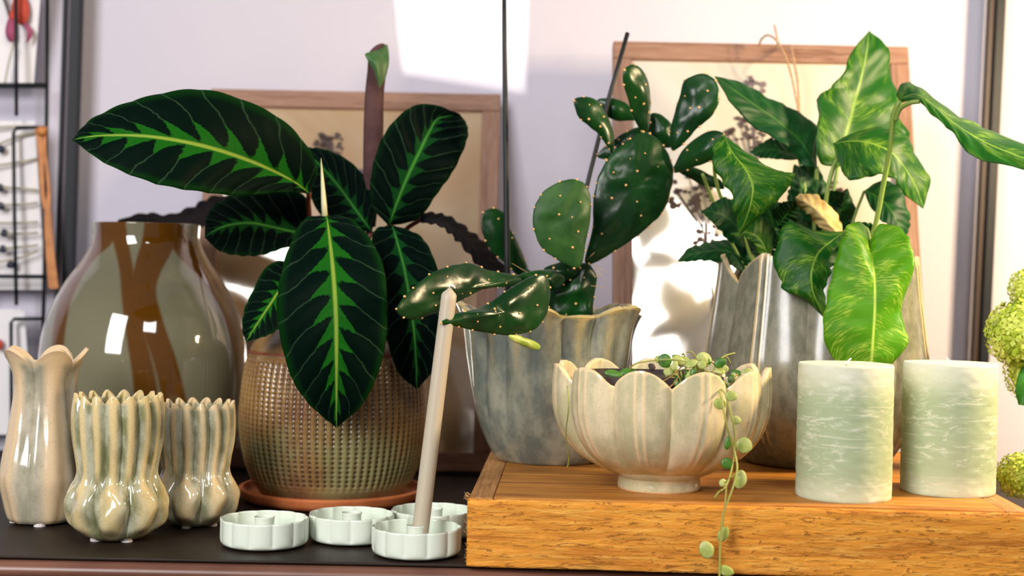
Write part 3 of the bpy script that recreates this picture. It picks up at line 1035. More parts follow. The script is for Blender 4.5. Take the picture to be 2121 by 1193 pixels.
# ------------------------------------------------------------------ pillar candles
def pillar(label, x, y, r, h, rot):
    e = tag(empty('pillar_candle', (x, y, BT), rot), label, 'candle', 'mint pillar candles')
    prof = [(0.0, r * 0.985), (0.0015, r), (h * 0.3, r * 1.002), (h * 0.7, r * 0.998), (h - 0.0012, r * 0.995), (h, r * 0.975), (h - 0.0003, r * 0.90), (h - 0.0012, r * 0.5), (h - 0.0018, 0.001)]
    v, f = [], []
    pr = []
    for (a, b) in zip(prof, prof[1:]):
        nseg = 30 if abs(b[0] - a[0]) > 0.02 else 3
        pr += [(a[0] + (b[0] - a[0]) * i / nseg, a[1] + (b[1] - a[1]) * i / nseg) for i in range(nseg)]
    pr.append(prof[-1])
    n = 96
    for z, q in pr:
        for k in range(n):
            th = 2 * PI * k / n
            d = 0.00035 * noise.noise((math.sin(th) * 6, math.cos(th) * 6, z * 200 + rot * 9))
            v.append(((q + d) * math.sin(th), -(q + d) * math.cos(th), z + 0.0004 * noise.noise((q * 90, th, 3)) * (1 if z > h * 0.9 else 0)))
    for i in range(len(pr) - 1):
        for k in range(n):
            f.append((i * n + k, i * n + (k + 1) % n, (i + 1) * n + (k + 1) % n, (i + 1) * n + k))
    f.append(tuple(range(n - 1, -1, -1)))
    o = mesh('body', v, f, M['pillar'])
    o.parent = e
    o = mesh('wick', *tube_data([(0, 0, h - 0.002), (0.0004, 0, h + 0.0008), (0.002, 0, h + 0.002), (0.0042, 0, h + 0.0038)], [0.0008, 0.0008, 0.0007, 0.0006], 6), M['wick'])
    o.parent = e
    return e


cx1 = P(1749, 900, 1.072).x
pillar('mint green pillar candle on the board, the left one, nearer the lotus bowl', cx1, 1.072, 0.0355, 0.1005, 0.3)
cx2 = P(1965, 900, 1.108).x
pillar('mint green pillar candle on the board at the right, with whiter scratches', cx2, 1.108, 0.0358, 0.1005, 2.1)

# ------------------------------------------------------------------ lotus bowl
bx = P(1367, 900, 1.097).x
BOWL = (bx, 1.097)
bw = tag(empty('lotus_bowl', (bx, 1.097, BT)), 'cream and sage lotus-petal ceramic bowl on the wooden board', 'bowl')
NP = 11
OFF = math.radians(16.5)


def fn(th, t, z, q):
    a = (th + OFF) * NP / (2 * PI)
    d = (a - round(a)) * 2           # -1..1 across a petal
    w = sstep(0.012, 0.030, z)
    arch = math.sqrt(max(0, 1 - abs(d) ** 2.6))
    ridge1 = math.exp(-((abs(d) - 0.13) / 0.09) ** 2)
    ridge2 = math.exp(-((abs(d) - 0.62) / 0.06) ** 2)
    k = 1 + w * (0.115 * (arch - 0.78) + 0.014 * ridge1)
    dz = sstep(0.062, 0.088, z) * ((1 - abs(d) ** 1.9) - 0.55) * 0.0135
    g = w * (0.72 * ridge1 + 0.35 * ridge2 + 0.35 * (1 - arch)) + 0.9 * sstep(0.0865, 0.0895, z) + (0.9 if z < 0.0012 else 0)
    return q * k, z + dz, g


lathe('body', [(0.0, 0.0312), (0.002, 0.0322), (0.008, 0.0316), (0.0105, 0.0335), (0.016, 0.0455), (0.026, 0.0610), (0.040, 0.0730), (0.056, 0.0795), (0.072, 0.0815), (0.0895, 0.0805)],
      fn, NP * 26, 90, M['glaze_bowl'], bw, 0.0040)

# ------------------------------------------------------------------ wavy planter
pc = (P(1137, 900, 1.252).x, 1.252)
pl = tag(empty('wavy_planter', (*pc, BT)), 'blue-grey glazed planter with wavy folded rim, holding the cactus', 'planter')


def fn(th, t, z, q):
    w = sstep(0.012, 0.13, z)
    fold = math.cos(8 * th + 0.5 + 0.35 * math.sin(2 * th))
    fold2 = math.cos(5 * th + 1.7)
    sh = -abs(fold) ** 0.7 * 1.0 + 0.55
    k = 1 + w * (-0.085 * sh + 0.035 * fold2) + 0.012 * noise.noise((math.sin(th) * 2, math.cos(th) * 2, z * 25))
    dz = sstep(0.09, 0.13, z) * (0.0045 * fold2 + 0.002 * abs(fold))
    g = w * (abs(fold) ** 3 * 0.55) + 0.8 * sstep(0.127, 0.131, z) + 0.15
    return q * k, z + dz, g


lathe('body', [(0.0, 0.044), (0.003, 0.0475), (0.015, 0.0545), (0.035, 0.0625), (0.06, 0.0675), (0.085, 0.0695), (0.108, 0.0715), (0.122, 0.0755), (0.1305, 0.0800)],
      fn, 256, 90, M['glaze_pot'], pl, 0.0045)

# ------------------------------------------------------------------ tulip vase
tv = (P(1688, 900, 1.268).x, 1.268)
tu = tag(empty('tulip_vase', (*tv, BT + 0.0002)), 'tall grey-green tulip-shaped vase with pointed petal rim behind the pillar candle', 'vase')
TOFF = math.radians(43)


def fn(th, t, z, q):
    a = (th + TOFF) * 7 / (2 * PI)
    d = (a - round(a)) * 2
    w = sstep(0.0, 0.03, z)
    arch = math.sqrt(max(0, 1 - abs(d) ** 2.4))
    r1 = math.exp(-((abs(d) - 0.085) / 0.05) ** 2)
    r0 = math.exp(-(d / 0.04) ** 2)
    k = 1 + w * (0.075 * (arch - 0.78) + 0.018 * r1 - 0.012 * r0)
    hgt = sstep(0.10, 0.165, z)
    dz = hgt * ((1 - abs(d) ** 1.3) - 0.2) * 0.026
    g = w * r1 * 0.95 + 0.75 * sstep(0.155, 0.165, z)
    return q * k, z + dz, g


lathe('body', [(0.0, 0.060), (0.004, 0.0655), (0.02, 0.075), (0.045, 0.0875), (0.07, 0.0945), (0.09, 0.0960), (0.115, 0.0925), (0.14, 0.0880), (0.164, 0.0850)],
      fn, 7 * 44, 110, M['glaze_tulip'], tu, 0.0045)

# ------------------------------------------------------------------ leaf builder
def leaf(name, parent, A, Mi, B, D, dA, dB, mat, nl=46, ns=9, pleat=0.0, npl=11, bulge=0.0, wave=0.0, thick=0.0005, seed=0, jag=0.0):
    """A / Mi / B: photo outlines of one edge, midrib, other edge (same count); D: depth along the midrib;
    dA / dB: how far each edge lies behind (+) or before (-) the midrib, in metres"""
    nD = [(d,) for d in D]
    a, mm_, b = cat1(A, nl), cat1(Mi, nl), cat1(B, nl)
    dd = cat1(nD, nl)
    if jag:
        for lst, k_ in ((a, 3.1), (b, 8.7)):
            for i in range(nl):
                t = i / (nl - 1)
                g_ = 1 + jag * math.sin(PI * t) * (noise.noise((t * 9, seed, k_)) + 0.6 * noise.noise((t * 21, seed, k_)))
                lst[i] = tuple(mm_[i][q] + (lst[i][q] - mm_[i][q]) * g_ for q in (0, 1))
    v, f, uv = [], [], []
    for i in range(nl):
        t = i / (nl - 1)
        w = math.sin(PI * min(1, max(0, t))) ** 0.5
        d0 = dd[i][0]
        pm = P(*mm_[i], d0)
        pa = P(*a[i], d0 + dA * w + wave * w * math.sin(t * 15 + seed))
        pb = P(*b[i], d0 + dB * w + wave * w * math.sin(t * 17 + 2 + seed))
        tn = P(*mm_[min(i + 1, nl - 1)], dd[min(i + 1, nl - 1)][0]) - P(*mm_[max(i - 1, 0)], dd[max(i - 1, 0)][0])
        nrm = (pb - pa).cross(tn)
        if nrm.length < 1e-9: nrm = Vector((0, -1, 0))
        nrm.normalize()
        if nrm.y > 0: nrm = -nrm
        wid = (pb - pa).length
        for j in range(-ns, ns + 1):
            s = j / ns
            q = pm.lerp(pa, -s) if s < 0 else pm.lerp(pb, s)
            e = abs(s)
            off = bulge * wid * (math.sin(PI * e * 0.85) * 0.5)
            if pleat:
                ph = (t - 0.16 * e ** 0.8) * npl + (0.5 if s > 0 else 0)
                off += pleat * min(1, e * 3) * (abs(math.sin(PI * ph)) - 0.5) * w
            v.append(q + nrm * off)
            uv.append(((s + 1) / 2, t))
    n2 = 2 * ns + 1
    for i in range(nl - 1):
        for j in range(n2 - 1):
            q = i * n2 + j
            f.append((q, q + 1, q + n2 + 1, q + n2))
    o = mesh(name, v, f, mat, parent, True, None, uv)
    sm_ = o.modifiers.new('thickness', 'SOLIDIFY')
    sm_.thickness, sm_.offset = thick, 0
    return o


# ------------------------------------------------------------------ calathea in the stoneware pot
cal = tag(empty('velvet_leaf_plant', (px0, 1.312, 0.14)), 'dark velvety-leaved plant with light green midribs in the stoneware pot', 'plant')
KW = dict(pleat=0.0022, npl=11)
crown = P(700, 700, 1.312)
leaf('leaf', cal, [(642, 402), (653, 335), (575, 243), (430, 188), (300, 203), (195, 245), (150, 290)],
     [(642, 402), (602, 373), (520, 335), (420, 303), (310, 283), (210, 281), (150, 290)],
     [(642, 402), (590, 397), (500, 405), (420, 399), (320, 381), (220, 340), (150, 290)],
     [1.26, 1.24, 1.20, 1.16, 1.135, 1.13, 1.13], 0.020, -0.012, M['cal'], nl=72, ns=14, bulge=0.05, **KW)
leaf('leaf', cal, [(676, 445), (625, 462), (585, 560), (576, 660), (600, 770), (640, 835), (697, 886)],
     [(676, 445), (681, 480), (690, 560), (696, 650), (697, 730), (697, 810), (697, 886)],
     [(676, 445), (735, 460), (790, 540), (803, 640), (793, 740), (755, 830), (697, 886)],
     [1.235, 1.215, 1.18, 1.165, 1.165, 1.175, 1.19], 0.014, 0.014, M['cal'], nl=72, ns=14, bulge=0.06, **KW)
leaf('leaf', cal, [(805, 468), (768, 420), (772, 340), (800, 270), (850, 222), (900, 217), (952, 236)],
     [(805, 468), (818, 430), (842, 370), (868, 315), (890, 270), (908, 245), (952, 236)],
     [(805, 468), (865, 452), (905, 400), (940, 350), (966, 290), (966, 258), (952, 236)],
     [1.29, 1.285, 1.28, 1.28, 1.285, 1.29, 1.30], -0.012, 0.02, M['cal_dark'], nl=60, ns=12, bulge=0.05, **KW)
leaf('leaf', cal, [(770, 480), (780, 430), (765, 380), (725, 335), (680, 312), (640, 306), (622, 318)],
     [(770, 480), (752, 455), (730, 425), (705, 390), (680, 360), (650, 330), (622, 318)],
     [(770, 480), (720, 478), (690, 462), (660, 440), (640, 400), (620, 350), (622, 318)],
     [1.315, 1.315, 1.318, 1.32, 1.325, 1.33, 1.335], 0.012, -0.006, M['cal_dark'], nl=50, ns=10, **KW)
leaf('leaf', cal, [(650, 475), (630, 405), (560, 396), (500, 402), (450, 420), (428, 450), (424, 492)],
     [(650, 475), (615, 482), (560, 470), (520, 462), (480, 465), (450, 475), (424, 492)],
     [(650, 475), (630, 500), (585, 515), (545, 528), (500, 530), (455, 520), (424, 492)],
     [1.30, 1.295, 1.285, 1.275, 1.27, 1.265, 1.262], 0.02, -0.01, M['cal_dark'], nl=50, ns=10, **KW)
leaf('leaf', cal, [(560, 396), (500, 404), (440, 408), (400, 428), (350, 446), (300, 442), (244, 456)],
     [(560, 430), (500, 434), (440, 440), (400, 450), (350, 456), (300, 454), (244, 457)],
     [(560, 470), (500, 470), (440, 470), (400, 472), (350, 470), (300, 464), (244, 460)],
     [1.40, 1.42, 1.44, 1.455, 1.465, 1.47, 1.47], 0.03, -0.02, M['under'], nl=40, ns=8, pleat=0.004, npl=9)
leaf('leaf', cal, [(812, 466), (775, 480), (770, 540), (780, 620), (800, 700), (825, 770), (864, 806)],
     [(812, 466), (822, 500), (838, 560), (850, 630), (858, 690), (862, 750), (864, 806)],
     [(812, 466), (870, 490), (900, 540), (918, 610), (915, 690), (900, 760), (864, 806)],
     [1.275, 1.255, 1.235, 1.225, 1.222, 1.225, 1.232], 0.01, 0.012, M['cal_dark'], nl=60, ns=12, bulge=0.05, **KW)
leaf('leaf', cal, [(620, 560), (585, 540), (550, 555), (525, 600), (507, 640), (502, 680), (510, 708)],
     [(620, 560), (600, 580), (580, 600), (560, 630), (540, 660), (522, 688), (510, 708)],
     [(620, 560), (615, 620), (600, 650), (585, 675), (565, 690), (540, 700), (510, 708)],
     [1.27, 1.255, 1.24, 1.23, 1.225, 1.222, 1.222], 0.012, -0.004, M['cal'], nl=46, ns=9, pleat=0.002, npl=9)
leaf('leaf', cal, [(872, 440), (905, 442), (935, 452), (975, 480), (1005, 505), (1035, 540), (1062, 580)],
     [(872, 452), (905, 455), (935, 468), (965, 495), (995, 525), (1025, 560), (1062, 580)],
     [(872, 462), (905, 466), (930, 482), (955, 508), (985, 545), (1015, 572), (1062, 582)],
     [1.31, 1.315, 1.32, 1.33, 1.335, 1.34, 1.345], 0.03, -0.03, M['under'], nl=40, ns=8, pleat=0.004, npl=9)
# rolled new leaf
v, f = [], []
q = cat1([(766, 470, 13), (770, 360, 22), (772, 280, 24), (774, 200, 23), (779, 150, 23), (781, 128, 24)], 40)
for i, (x, y, w_) in enumerate(q):
    c = P(x, y, 1.335)
    rr_ = w_ / F * 1.335
    for k in range(33):
        an = -0.8 + 2 * PI * 1.25 * k / 32
        rad = rr_ * (1 - 0.28 * k / 32)
        top_ = (i / 39.0) ** 12 * (0.012 * math.cos(an - 0.6) + 0.004)
        v.append(c + Vector((rad * math.sin(an), -rad * math.cos(an), top_)))
for i in range(39):
    for k in range(32):
        a = i * 33 + k
        f.append((a, a + 1, a + 34, a + 33))
o = mesh('rolled_leaf', v, f, M['roll'], cal)
o.data.materials.append(M['roll_in'])
mm = o.modifiers.new('thickness', 'SOLIDIFY')
mm.thickness, mm.offset, mm.material_offset = 0.0006, -1, 1
leaf('leaf_tip', cal, [(786, 182), (776, 150), (764, 128), (756, 112), (768, 107), (785, 103), (802, 92)],
     [(786, 182), (784, 160), (780, 142), (778, 128), (782, 118), (792, 108), (802, 92)],
     [(786, 182), (797, 165), (803, 145), (806, 128), (806, 115), (805, 104), (802, 92)],
     [1.312, 1.308, 1.306, 1.306, 1.31, 1.318, 1.325], 0.004, 0.012, M['roll_in'], nl=26, ns=6, bulge=-0.1)
tube('sheath', [P(x, y, d) for x, y, d in ((673, 452, 1.235), (671, 420, 1.236), (668, 375, 1.237), (665, 328, 1.238))], [0.0026, 0.0024, 0.0015, 0.0002], M['spike'], cal, 8)
for pts in ([(640, 398, 1.265), (640, 430, 1.285), (650, 520, 1.31), (690, 690, 1.312)], [(676, 447, 1.237), (680, 470, 1.27), (690, 560, 1.30), (695, 690, 1.312)],
            [(806, 466, 1.292), (770, 540, 1.31), (720, 690, 1.315)], [(770, 478, 1.318), (740, 560, 1.32), (705, 690, 1.318)], [(766, 465, 1.335), (745, 560, 1.33), (708, 690, 1.32)],
            [(645, 478, 1.30), (670, 560, 1.312), (696, 690, 1.316)], [(813, 468, 1.278), (780, 540, 1.30), (715, 690, 1.31)], [(616, 562, 1.272), (650, 600, 1.295), (690, 690, 1.308)],
            [(874, 452, 1.312), (820, 500, 1.318), (712, 690, 1.318)], [(558, 432, 1.40), (620, 500, 1.36), (692, 690, 1.32)]):
    tube('petiole', pxcurve(pts, 12), 0.0022, M['petiole'], cal, 7)
v = [(px0 + 0.058 * math.cos(2 * PI * k / 40), 1.312 + 0.058 * math.sin(2 * PI * k / 40), 0.146) for k in range(40)]
mesh('soil', v + [(p_[0], p_[1], 0.136) for p_ in v] , [tuple(range(40)), tuple(range(79, 39, -1))] + [(k, k + 40, (k + 1) % 40 + 40, (k + 1) % 40) for k in range(40)], M['soil'], cal, False)

# ------------------------------------------------------------------ cactus
cac = tag(empty('prickly_pear_cactus', (*pc, BT + 0.105)), 'glossy dark green prickly pear cactus with flat pads in the wavy planter', 'cactus')
ICO = None


def pad(outline, D0, gx_, gy_, thick, mat='cactus', dots=True, seed=0, nrim=None):
    n, nr = 56, 9
    ol = closed(outline, n)
    ol = [(x + 2.2 * noise.noise((x * .05, y * .05, seed)), y + 2.2 * noise.noise((x * .05, y * .05, seed + 9))) for x, y in ol]
    xc = sum(p[0] for p in ol) / n
    yc = sum(p[1] for p in ol) / n
    pts = [P(x, y, D0 + gx_ * (x - xc) + gy_ * (y - yc)) for x, y in ol]
    c = P(xc, yc, D0)
    nrm = Vector()
    for i in range(n):
        nrm += (pts[i] - c).cross(pts[(i + 1) % n] - c)
    nrm.normalize()
    if nrm.y > 0: nrm = -nrm
    v, f = [c + nrm * (thick + 0.6 * thick * noise.noise(c * 75 + Vector((seed, 0, 0))))], []
    def hgt(r_): return thick * (0.30 + 0.70 * (1 - r_ ** 2) ** 1.2) * (1 - r_ ** 8) ** 0.5
    for k in range(1, nr + 1):
        r_ = k / nr if k < nr else 1.0
        r_ = math.sin(r_ * PI / 2) ** 0.9
        for i in range(n):
            p_ = c.lerp(pts[i], r_)
            w_ = 0.30 * thick * noise.noise(p_ * 75 + Vector((seed, 0, 0))) * (1 - r_ ** 3)
            v.append(p_ + nrm * (hgt(min(r_, 1)) + w_ * 2.0))
    b0_ = len(v)
    v.append(c - nrm * thick)
    for k in range(1, nr):
        r_ = math.sin(k / nr * PI / 2) ** 0.9
        for i in range(n):
            v.append(c.lerp(pts[i], r_) - nrm * hgt(r_))
    for i in range(n):
        j = (i + 1) % n
        f.append((0, 1 + i, 1 + j))
        f.append((b0_, b0_ + 1 + j, b0_ + 1 + i))
        for k in range(nr - 1):
            a = 1 + k * n
            f.append((a + i, a + n + i, a + n + j, a + j))
            if k < nr - 2:
                a = b0_ + 1 + k * n
                f.append((a + i, a + j, a + n + j, a + n + i))
        a, e = b0_ + 1 + (nr - 2) * n, 1 + (nr - 1) * n
        f.append((a + i, a + j, e + j, e + i))
    # consistent outward winding
    o = mesh('pad', v, f, M[mat], cac)
    bm = bmesh.new()
    bm.from_mesh(o.data)
    bmesh.ops.recalc_face_normals(bm, faces=bm.faces)
    bm.to_mesh(o.data)
    bm.free()
    o.data.polygons.foreach_set('use_smooth', [True] * len(o.data.polygons))
    if dots:
        rnd = random.Random(seed + 5)
        spots = []
        per = sum((pts[i] - pts[(i + 1) % n]).length for i in range(n))
        k = nrim or max(6, int(per / 0.017))
        for q_ in range(k):
            i = int((q_ + rnd.uniform(-0.2, 0.2)) / k * n) % n
            spots.append(pts[i] + nrm * 0.0004)
        for ring, cnt in ((0.62, max(3, k // 2)), (0.25, max(1, k // 5))):
            for q_ in range(cnt):
                i = int((q_ + 0.5 + rnd.uniform(-0.25, 0.25)) / cnt * n) % n
                r_ = ring + rnd.uniform(-0.08, 0.08)
                spots.append(c.lerp(pts[i], r_) + nrm * hgt(r_))
        parts = []
        for s_ in spots:
            rr_ = rnd.uniform(0.0009, 0.0014)
            vv = [s_ + Vector(d) * rr_ for d in ((1, 0, 0), (0.3, 0, 0.95), (-0.8, 0, 0.6), (-0.8, 0, -0.6), (0.3, 0, -0.95))]
            vv = [p_ for p_ in vv] + [s_ + nrm * rr_ * 1.0, s_ - nrm * rr_]
            parts.append((vv, [(i, (i + 1) % 5, 5) for i in range(5)] + [((i + 1) % 5, i, 6) for i in range(5)]))
        a_ = mesh('areoles', *merge(parts), M['areole'])
        a_.parent = o
        a_['kind'] = 'stuff'
    return o


# base and main pads
pad([(1170, 552), (1215, 545), (1236, 575), (1230, 620), (1228, 665), (1185, 672), (1140, 668), (1135, 620), (1150, 575)], 1.245, 0, 0, 0.010, seed=1)
pad([(1125, 560), (1150, 545), (1190, 540), (1200, 560), (1180, 580), (1140, 585)], 1.235, 0, 0, 0.007, seed=2)
pad([(1214, 548), (1228, 470), (1232, 390), (1258, 330), (1300, 290), (1335, 274), (1372, 298), (1394, 350), (1384, 418), (1345, 468), (1290, 510)], 1.262, 0.00012, 0, 0.0085, seed=3)
pad([(1195, 372), (1220, 395), (1223, 450), (1214, 500), (1203, 552), (1172, 548), (1128, 520), (1108, 485), (1104, 440), (1124, 398), (1158, 377)], 1.212, 0.0001, 0, 0.0065, 'cactus_pale', seed=4)
pad([(1314, 134), (1335, 150), (1346, 190), (1347, 230), (1343, 268), (1328, 272), (1312, 240), (1298, 195), (1289, 160), (1298, 138)], 1.270, 0.0003, 0.0001, 0.0055, seed=5)
pad([(1188, 208), (1205, 201), (1232, 206), (1258, 240), (1272, 285), (1270, 318), (1256, 300), (1235, 272), (1200, 245)], 1.262, 0.0002, 0.0, 0.005, seed=6)
pad([(1460, 152), (1484, 170), (1490, 205), (1475, 240), (1440, 270), (1412, 302), (1392, 310), (1388, 270), (1402, 215), (1420, 165)], 1.275, -0.0001, 0, 0.006, seed=7)
pad([(1394, 350), (1415, 310), (1450, 280), (1478, 269), (1500, 278), (1502, 305), (1480, 330), (1440, 345), (1405, 358)], 1.262, -0.0002, 0, 0.006, seed=8)
pad([(1238, 206), (1270, 204), (1300, 215), (1320, 240), (1312, 250), (1275, 250), (1245, 232)], 1.315, 0, 0, 0.005, dots=False, seed=9)
pad([(1236, 322), (1262, 296), (1300, 272), (1335, 262), (1345, 285), (1310, 310), (1260, 330)], 1.300, 0, 0, 0.005, seed=10)
pad([(1348, 236), (1372, 240), (1392, 262), (1395, 300), (1370, 305), (1345, 280)], 1.300, 0, 0, 0.005, dots=False, seed=11)
pad([(1000, 440), (1022, 432), (1044, 440), (1058, 475), (1078, 515), (1094, 562), (1078, 572), (1045, 545), (1018, 520), (998, 480)], 1.300, 0.0002, 0, 0.005, seed=12)
pad([(820, 640), (852, 600), (905, 560), (965, 545), (1015, 560), (1065, 568), (1098, 575), (1075, 592), (1005, 598), (950, 625), (900, 650), (850, 662)], 1.155, 0.0004, 0, 0.0055, seed=13)
pad([(914, 670), (942, 650), (1000, 634), (1060, 595), (1122, 566), (1139, 600), (1132, 650), (1108, 682), (1060, 694), (1000, 688), (950, 677)], 1.105, 0.00034, 0, 0.0065, seed=14)
pad([(1056, 693), (1080, 697), (1106, 706), (1119, 718), (1110, 725), (1080, 716), (1058, 703)], 1.120, 0.0004, 0, 0.003, 'cactus_new', dots=False, seed=15)
# arms that join the long pads to the stem
pad([(1075, 570), (1110, 560), (1150, 560), (1170, 580), (1150, 600), (1110, 595)], 1.215, 0.0003, 0, 0.006, dots=False, seed=16)
pad([(1085, 560), (1105, 565), (1150, 610), (1160, 650), (1130, 650), (1095, 600)], 1.280, -0.0002, 0, 0.006, dots=False, seed=17)
pad([(1395, 345), (1420, 340), (1450, 352), (1490, 372), (1500, 392), (1460, 385), (1420, 365)], 1.30, 0, 0, 0.004, dots=False, seed=18)
for (x0_, y0_, x1_, y1_) in ((1224, 592, 1262, 596), (1230, 548, 1258, 566), (1214, 540, 1232, 522), (1105, 572, 1060, 545), (1232, 556, 1250, 575)):
    a_, b_ = P(x0_, y0_, 1.232), P(x1_, y1_, 1.222)
    tube('spine', [a_, (a_ + b_) / 2, b_], [0.0004, 0.0003, 0.0001], M['spine'], cac, 4)
v = [(pc[0] + 0.0655 * math.cos(2 * PI * k / 40), pc[1] + 0.0655 * math.sin(2 * PI * k / 40), BT + 0.112) for k in range(40)]
v = [(pc[0] + (p_[0] - pc[0]) * 0.93, pc[1] + (p_[1] - pc[1]) * 0.93, p_[2]) for p_ in v]
mesh('soil', v + [(p_[0], p_[1], BT + 0.100) for p_ in v], [tuple(range(40)), tuple(range(79, 39, -1))] + [(k, k + 40, (k + 1) % 40 + 40, (k + 1) % 40) for k in range(40)], M['soil'], cac, False)

# black sticks
def stick(label, pts, r0, r1):
    q = [P(*p_) for p_ in pts]
    o_ = tube('black_stick', q, [r0 + (r1 - r0) * i / (len(q) - 1) for i in range(len(q))], M['stick'], None, 10)
    return tag(o_, label, 'stick', 'black sticks in the planter')
stick('straight upright black stick standing in the wavy planter', [(1054, 672, 1.285), (1050, 520, 1.285), (1047, 240, 1.285), (1045, 100, 1.285), (1044, -60, 1.285)], 0.0030, 0.0019)
stick('slanting black stick behind the cactus, leaning right', [(1150, 672, 1.290), (1190, 480, 1.295), (1217, 380, 1.30), (1262, 200, 1.305), (1300, 68, 1.31)], 0.0021, 0.0021)

# ------------------------------------------------------------------ network-leaf plant in tulip vase
mus = tag(empty('network_leaf_plant', (*tv, BT + 0.1)), 'bushy plant with green mosaic-veined wavy leaves in the tulip vase', 'plant')
MW = dict(pleat=0.0016, npl=8, bulge=0.05, jag=0.16)
def ml(A, Mi, B, D, dA, dB, mat='mus', **k):
    kw = dict(MW)
    kw.update(k)
    return leaf('leaf', mus, A, Mi, B, D, dA, dB, M[mat], nl=48, ns=9, **kw)
# tall upright
ml([(1735, 345), (1697, 335), (1688, 265), (1697, 205), (1735, 165), (1765, 105), (1800, 64)],
   [(1735, 345), (1742, 310), (1755, 265), (1770, 210), (1785, 155), (1795, 105), (1800, 64)],
   [(1735, 345), (1810, 335), (1872, 300), (1868, 235), (1850, 165), (1838, 100), (1800, 64)],
   [1.30, 1.30, 1.305, 1.31, 1.315, 1.32, 1.325], -0.012, 0.015, 'mus', seed=1, wave=0.003)
# dark upper left
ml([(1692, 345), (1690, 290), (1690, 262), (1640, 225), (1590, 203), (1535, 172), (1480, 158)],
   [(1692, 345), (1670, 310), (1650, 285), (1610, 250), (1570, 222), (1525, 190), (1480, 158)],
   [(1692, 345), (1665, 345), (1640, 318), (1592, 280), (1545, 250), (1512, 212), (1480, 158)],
   [1.31, 1.31, 1.31, 1.305, 1.30, 1.295, 1.29], 0.014, -0.006, 'mus_dark', seed=2, wave=0.003)
# right, drooping
ml([(1725, 298), (1765, 278), (1815, 266), (1868, 272), (1893, 318), (1924, 372), (1912, 432)],
   [(1725, 298), (1760, 292), (1800, 295), (1845, 315), (1875, 350), (1898, 390), (1912, 432)],
   [(1725, 298), (1740, 345), (1762, 372), (1815, 362), (1850, 372), (1872, 402), (1912, 432)],
   [1.255, 1.25, 1.245, 1.245, 1.25, 1.255, 1.26], 0.016, -0.010, 'mus', seed=3, wave=0.002)
# far right arching
ml([(1856, 195), (1872, 172), (1905, 184), (1975, 235), (2040, 268), (2121, 300), (2200, 345)],
   [(1862, 206), (1895, 196), (1925, 212), (1975, 255), (2040, 295), (2121, 328), (2200, 352)],
   [(1870, 212), (1900, 210), (1925, 235), (1968, 272), (2010, 322), (2110, 350), (2200, 358)],
   [1.215, 1.205, 1.195, 1.18, 1.165, 1.15, 1.14], 0.035, -0.012, 'mus', seed=4, wave=0.002)
# left centre
ml([(1498, 280), (1545, 315), (1595, 348), (1640, 362), (1622, 402), (1582, 440), (1530, 487)],
   [(1498, 280), (1518, 318), (1545, 352), (1558, 385), (1555, 418), (1545, 452), (1530, 487)],
   [(1498, 280), (1478, 300), (1480, 350), (1508, 395), (1522, 435), (1526, 462), (1530, 487)],
   [1.215, 1.205, 1.195, 1.19, 1.19, 1.195, 1.20], 0.010, 0.006, 'mus', seed=5, wave=0.002)
# lower middle hanging
ml([(1750, 480), (1680, 478), (1632, 460), (1604, 530), (1618, 592), (1668, 622), (1706, 656)],
   [(1750, 480), (1722, 500), (1695, 525), (1682, 560), (1682, 595), (1692, 625), (1706, 656)],
   [(1750, 480), (1765, 500), (1745, 525), (1726, 560), (1715, 595), (1712, 625), (1706, 656)],
   [1.215, 1.20, 1.185, 1.175, 1.172, 1.172, 1.175], 0.012, 0.014, 'mus', seed=6, wave=0.003)
# big bright front leaf
ml([(1801, 498), (1782, 462), (1748, 480), (1726, 555), (1708, 650), (1722, 738), (1795, 800)],
   [(1801, 498), (1806, 530), (1811, 580), (1812, 640), (1808, 700), (1804, 750), (1795, 800)],
   [(1801, 498), (1830, 464), (1880, 495), (1890, 560), (1864, 650), (1878, 712), (1795, 800)],
   [1.185, 1.175, 1.162, 1.155, 1.152, 1.152, 1.155], 0.012, 0.012, 'mus_lit', seed=7, wave=0.003, nl_=60) if False else \
leaf('leaf', mus, [(1801, 500), (1785, 462), (1750, 476), (1728, 550), (1709, 640), (1716, 732), (1800, 800)],
     [(1801, 500), (1805, 530), (1811, 580), (1812, 640), (1809, 700), (1805, 750), (1800, 800)],
     [(1801, 500), (1826, 464), (1876, 486), (1893, 552), (1866, 645), (1879, 712), (1800, 800)],
     [1.185, 1.175, 1.162, 1.155, 1.152, 1.152, 1.155], 0.012, 0.012, M['mus_lit'], nl=64, ns=12, pleat=0.0014, npl=9, bulge=0.06, wave=0.004, seed=7, jag=0.08)
# behind right, dark
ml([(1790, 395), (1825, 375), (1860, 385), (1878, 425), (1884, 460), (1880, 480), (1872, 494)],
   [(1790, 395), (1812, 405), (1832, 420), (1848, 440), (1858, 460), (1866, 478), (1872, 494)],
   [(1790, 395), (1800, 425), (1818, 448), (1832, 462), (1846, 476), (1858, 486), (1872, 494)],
   [1.30, 1.295, 1.29, 1.285, 1.285, 1.285, 1.285], 0.01, -0.005, 'mus_dark', seed=8)
